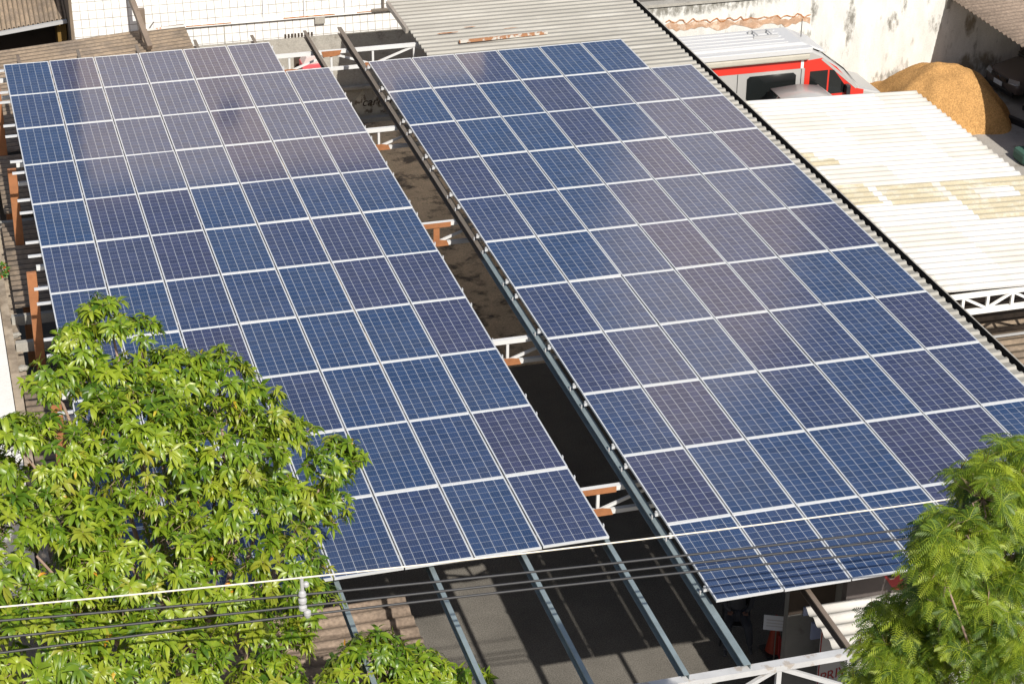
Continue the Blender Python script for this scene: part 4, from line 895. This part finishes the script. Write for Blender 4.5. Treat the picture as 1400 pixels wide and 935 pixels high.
MANGO_LOW = [(3.19, -23.9, 4.87, 0.43), (3.71, -23.8, 4.52, 0.42), (4.13, -23.7, 4.24, 0.37), (4.62, -23.6, 4.01, 0.26), (2.77, -24.0, 4.67, 0.36), (3.25, -24.0, 4.33, 0.55)]
mango_tree(MANGO_LOW, (3.3, -24.3, 0), 'smaller mango tree with yellowish leaves in front of the lean-to roof', .06, 300)

def feather_tree(lobes, base, label):
    root = empty('feathery_tree', base, label, 'tree'); B = np.array(base)
    T, Nn, C_ = tips_on_lobes(lobes, 540, 0.5)
    fld = np.sin(T[:, 0] * 7.3 + 1.3 * np.sin(T[:, 2] * 5.1)) + np.sin(T[:, 2] * 9.1 + T[:, 1] * 2.2) + np.sin(T[:, 1] * 7.7 + T[:, 0] * 4.1 + 2)
    keep = fld < 1.75; T, Nn, C_ = T[keep], Nn[keep], C_[keep]
    P, D, U, Ln, Wd, Bd, Tn = [], [], [], [], [], [], []
    for i in range(len(T)):
        a = Nn[i] * .5 + np.array([0, 0, .7]) + rng.normal(scale=.2, size=3); a /= np.linalg.norm(a)
        e1 = np.cross(a, [0, 1.0, 0]); e1 /= np.linalg.norm(e1) + 1e-6; e2 = np.cross(a, e1); ct = rng.uniform(.05, .95)
        for j in range(rng.integers(6, 10)):
            t = j * 2.4 + rng.uniform(-.4, .4); el = rng.uniform(-.05, .6)
            d = (e1 * math.cos(t) + e2 * math.sin(t)) * math.cos(el) + a * math.sin(el)
            L_ = rng.uniform(.13, .21); side = np.cross(d, a); side /= np.linalg.norm(side) + 1e-6; up = np.cross(side, d)
            pos = T[i] - B; dd = d.copy(); tt = ct + rng.uniform(-.15, .15)
            for s in range(9):
                pos = pos + dd * L_ / 9; dd = dd + np.array([0, 0, -.13]); dd /= np.linalg.norm(dd)
                pl = 0.066 * (1 - abs(s - 4) / 7.5)
                for sg_ in (-1, 1):
                    P.append(pos); D.append(side * sg_ + dd * .45); U.append(up); Ln.append(pl); Wd.append(.0092); Bd.append(.9); Tn.append(min(.94, max(0, tt + rng.uniform(-.08, .08))))
            P.append(T[i] - B); D.append(d); U.append(up); Ln.append(L_); Wd.append(.005); Bd.append(1.1); Tn.append(.95)
    # reddish upright flower stalks
    for i in rng.choice(len(T), len(T) // 7):
        for _ in range(3):
            P.append(T[i] - B); D.append(np.array([rng.normal(scale=.2), rng.normal(scale=.2), 1.])); U.append(np.array([1., 0, 0])); Ln.append(rng.uniform(.1, .2)); Wd.append(.012); Bd.append(.1); Tn.append(1.0)
    blades('crown', np.array(P), np.array(D), np.array(U), np.array(Ln), np.array(Wd), np.array(Bd), np.array(Tn), M_['feather'], root, segs=2, fold=.1)
    top = np.array([7.05, -32.6, 9.68]) - B
    MB().tube([(0, 0, 0), tuple(top * .5), tuple(top)], [.14, .11, .08], 10).build('trunk', M_['bark'], root, smooth=True)
    lm = MB()
    for x, y, z, r in lobes:
        c = np.array([x, y, z]) - B; mdl = (top + c) * .5 + rng.normal(scale=.1, size=3); lm.tube([tuple(top), tuple(mdl + np.array([0, .12, -.15])), tuple(c)], [.02, .012, .006], 6)
    for i in range(len(T)):
        p = C_[i] - B; q = T[i] - B; mdl = (p + q) / 2 + rng.normal(scale=.05, size=3); lm.tube([tuple(p), tuple(mdl), tuple(q)], [.010, .007, .004], 4)
    for _ in range(60):     # bare twig tangle
        p = np.array([6.84, -32.4, 11.40]) - B; q = p + rng.normal(size=3) * np.array([.2, .15, .2]); p2 = p + rng.normal(size=3) * .1
        lm.tube([tuple(p2), tuple((p2 + q) / 2 + rng.normal(scale=.05, size=3)), tuple(q)], [.007, .005, .003], 4)
    lm.build('branches', M_['twig'], root, smooth=True)
FEATHER = [(7.0, -32.6, 12.27, 0.3), (6.6, -32.8, 12.16, 0.34), (6.23, -33.0, 11.95, 0.3), (6.13, -33.0, 11.75, 0.26), (6.98, -32.6, 11.81, 0.28), (6.56, -32.7, 11.62, 0.29), (6.81, -32.7, 11.1, 0.37), (6.51, -32.6, 11.01, 0.32), (6.27, -32.2, 10.51, 0.28), (6.23, -32.2, 10.19, 0.3), (6.51, -32.2, 10.1, 0.4), (6.23, -32.0, 9.82, 0.29), (6.75, -32.6, 10.56, 0.37), (7.21, -32.6, 11.04, 0.34), (7.12, -32.8, 10.57, 0.39), (6.82, -32.9, 10.21, 0.3), (6.5, -32.2, 10.72, 0.29), (7.38, -32.6, 12.06, 0.38), (7.38, -32.6, 11.49, 0.34), (6.66, -32.0, 9.63, 0.36), (7.23, -31.8, 11.4, 0.32), (7.33, -31.6, 10.41, 0.4)]
feather_tree(FEATHER, (7.05, -32.9, 0), 'feathery leaved tree with bright green plumes in the lower right corner')

# garden plants beyond the parapet
def bush(loc, rad, n, label, tmin=0, tmax=.9):
    root = empty('garden_shrub', loc, label, 'shrub')
    d = norm(rng.normal(size=(n, 3))); r = rng.uniform(.5, 1, n)[:, None]
    P = d * r * np.array(rad)
    blades('leaves', P, norm(d + rng.normal(scale=.4, size=(n, 3))), norm(rng.normal(size=(n, 3)) + np.array([0, 0, 1.])), rng.uniform(.05, .09, n), rng.uniform(.03, .05, n), rng.uniform(0, .8, n), rng.uniform(tmin, tmax, n), M_['bush'], root, segs=2)
    MB().tube([(0, 0, -loc[2]), (0, 0, 0)], .03, 6).build('stem', M_['bark'], root)
bush((-0.98, -3.6, 2.7), (.3, .9, .4), 1500, 'bright green shrub beyond the parapet at the left edge')
bush((-0.92, -5.6, 2.7), (.22, .4, .35), 700, 'small green shrub beyond the parapet above the red flowers')
fl = bush((-0.70, -6.35, 2.9), (.16, .22, .16), 160, 'cluster of red flowers on the parapet edge', .6, 1.0)
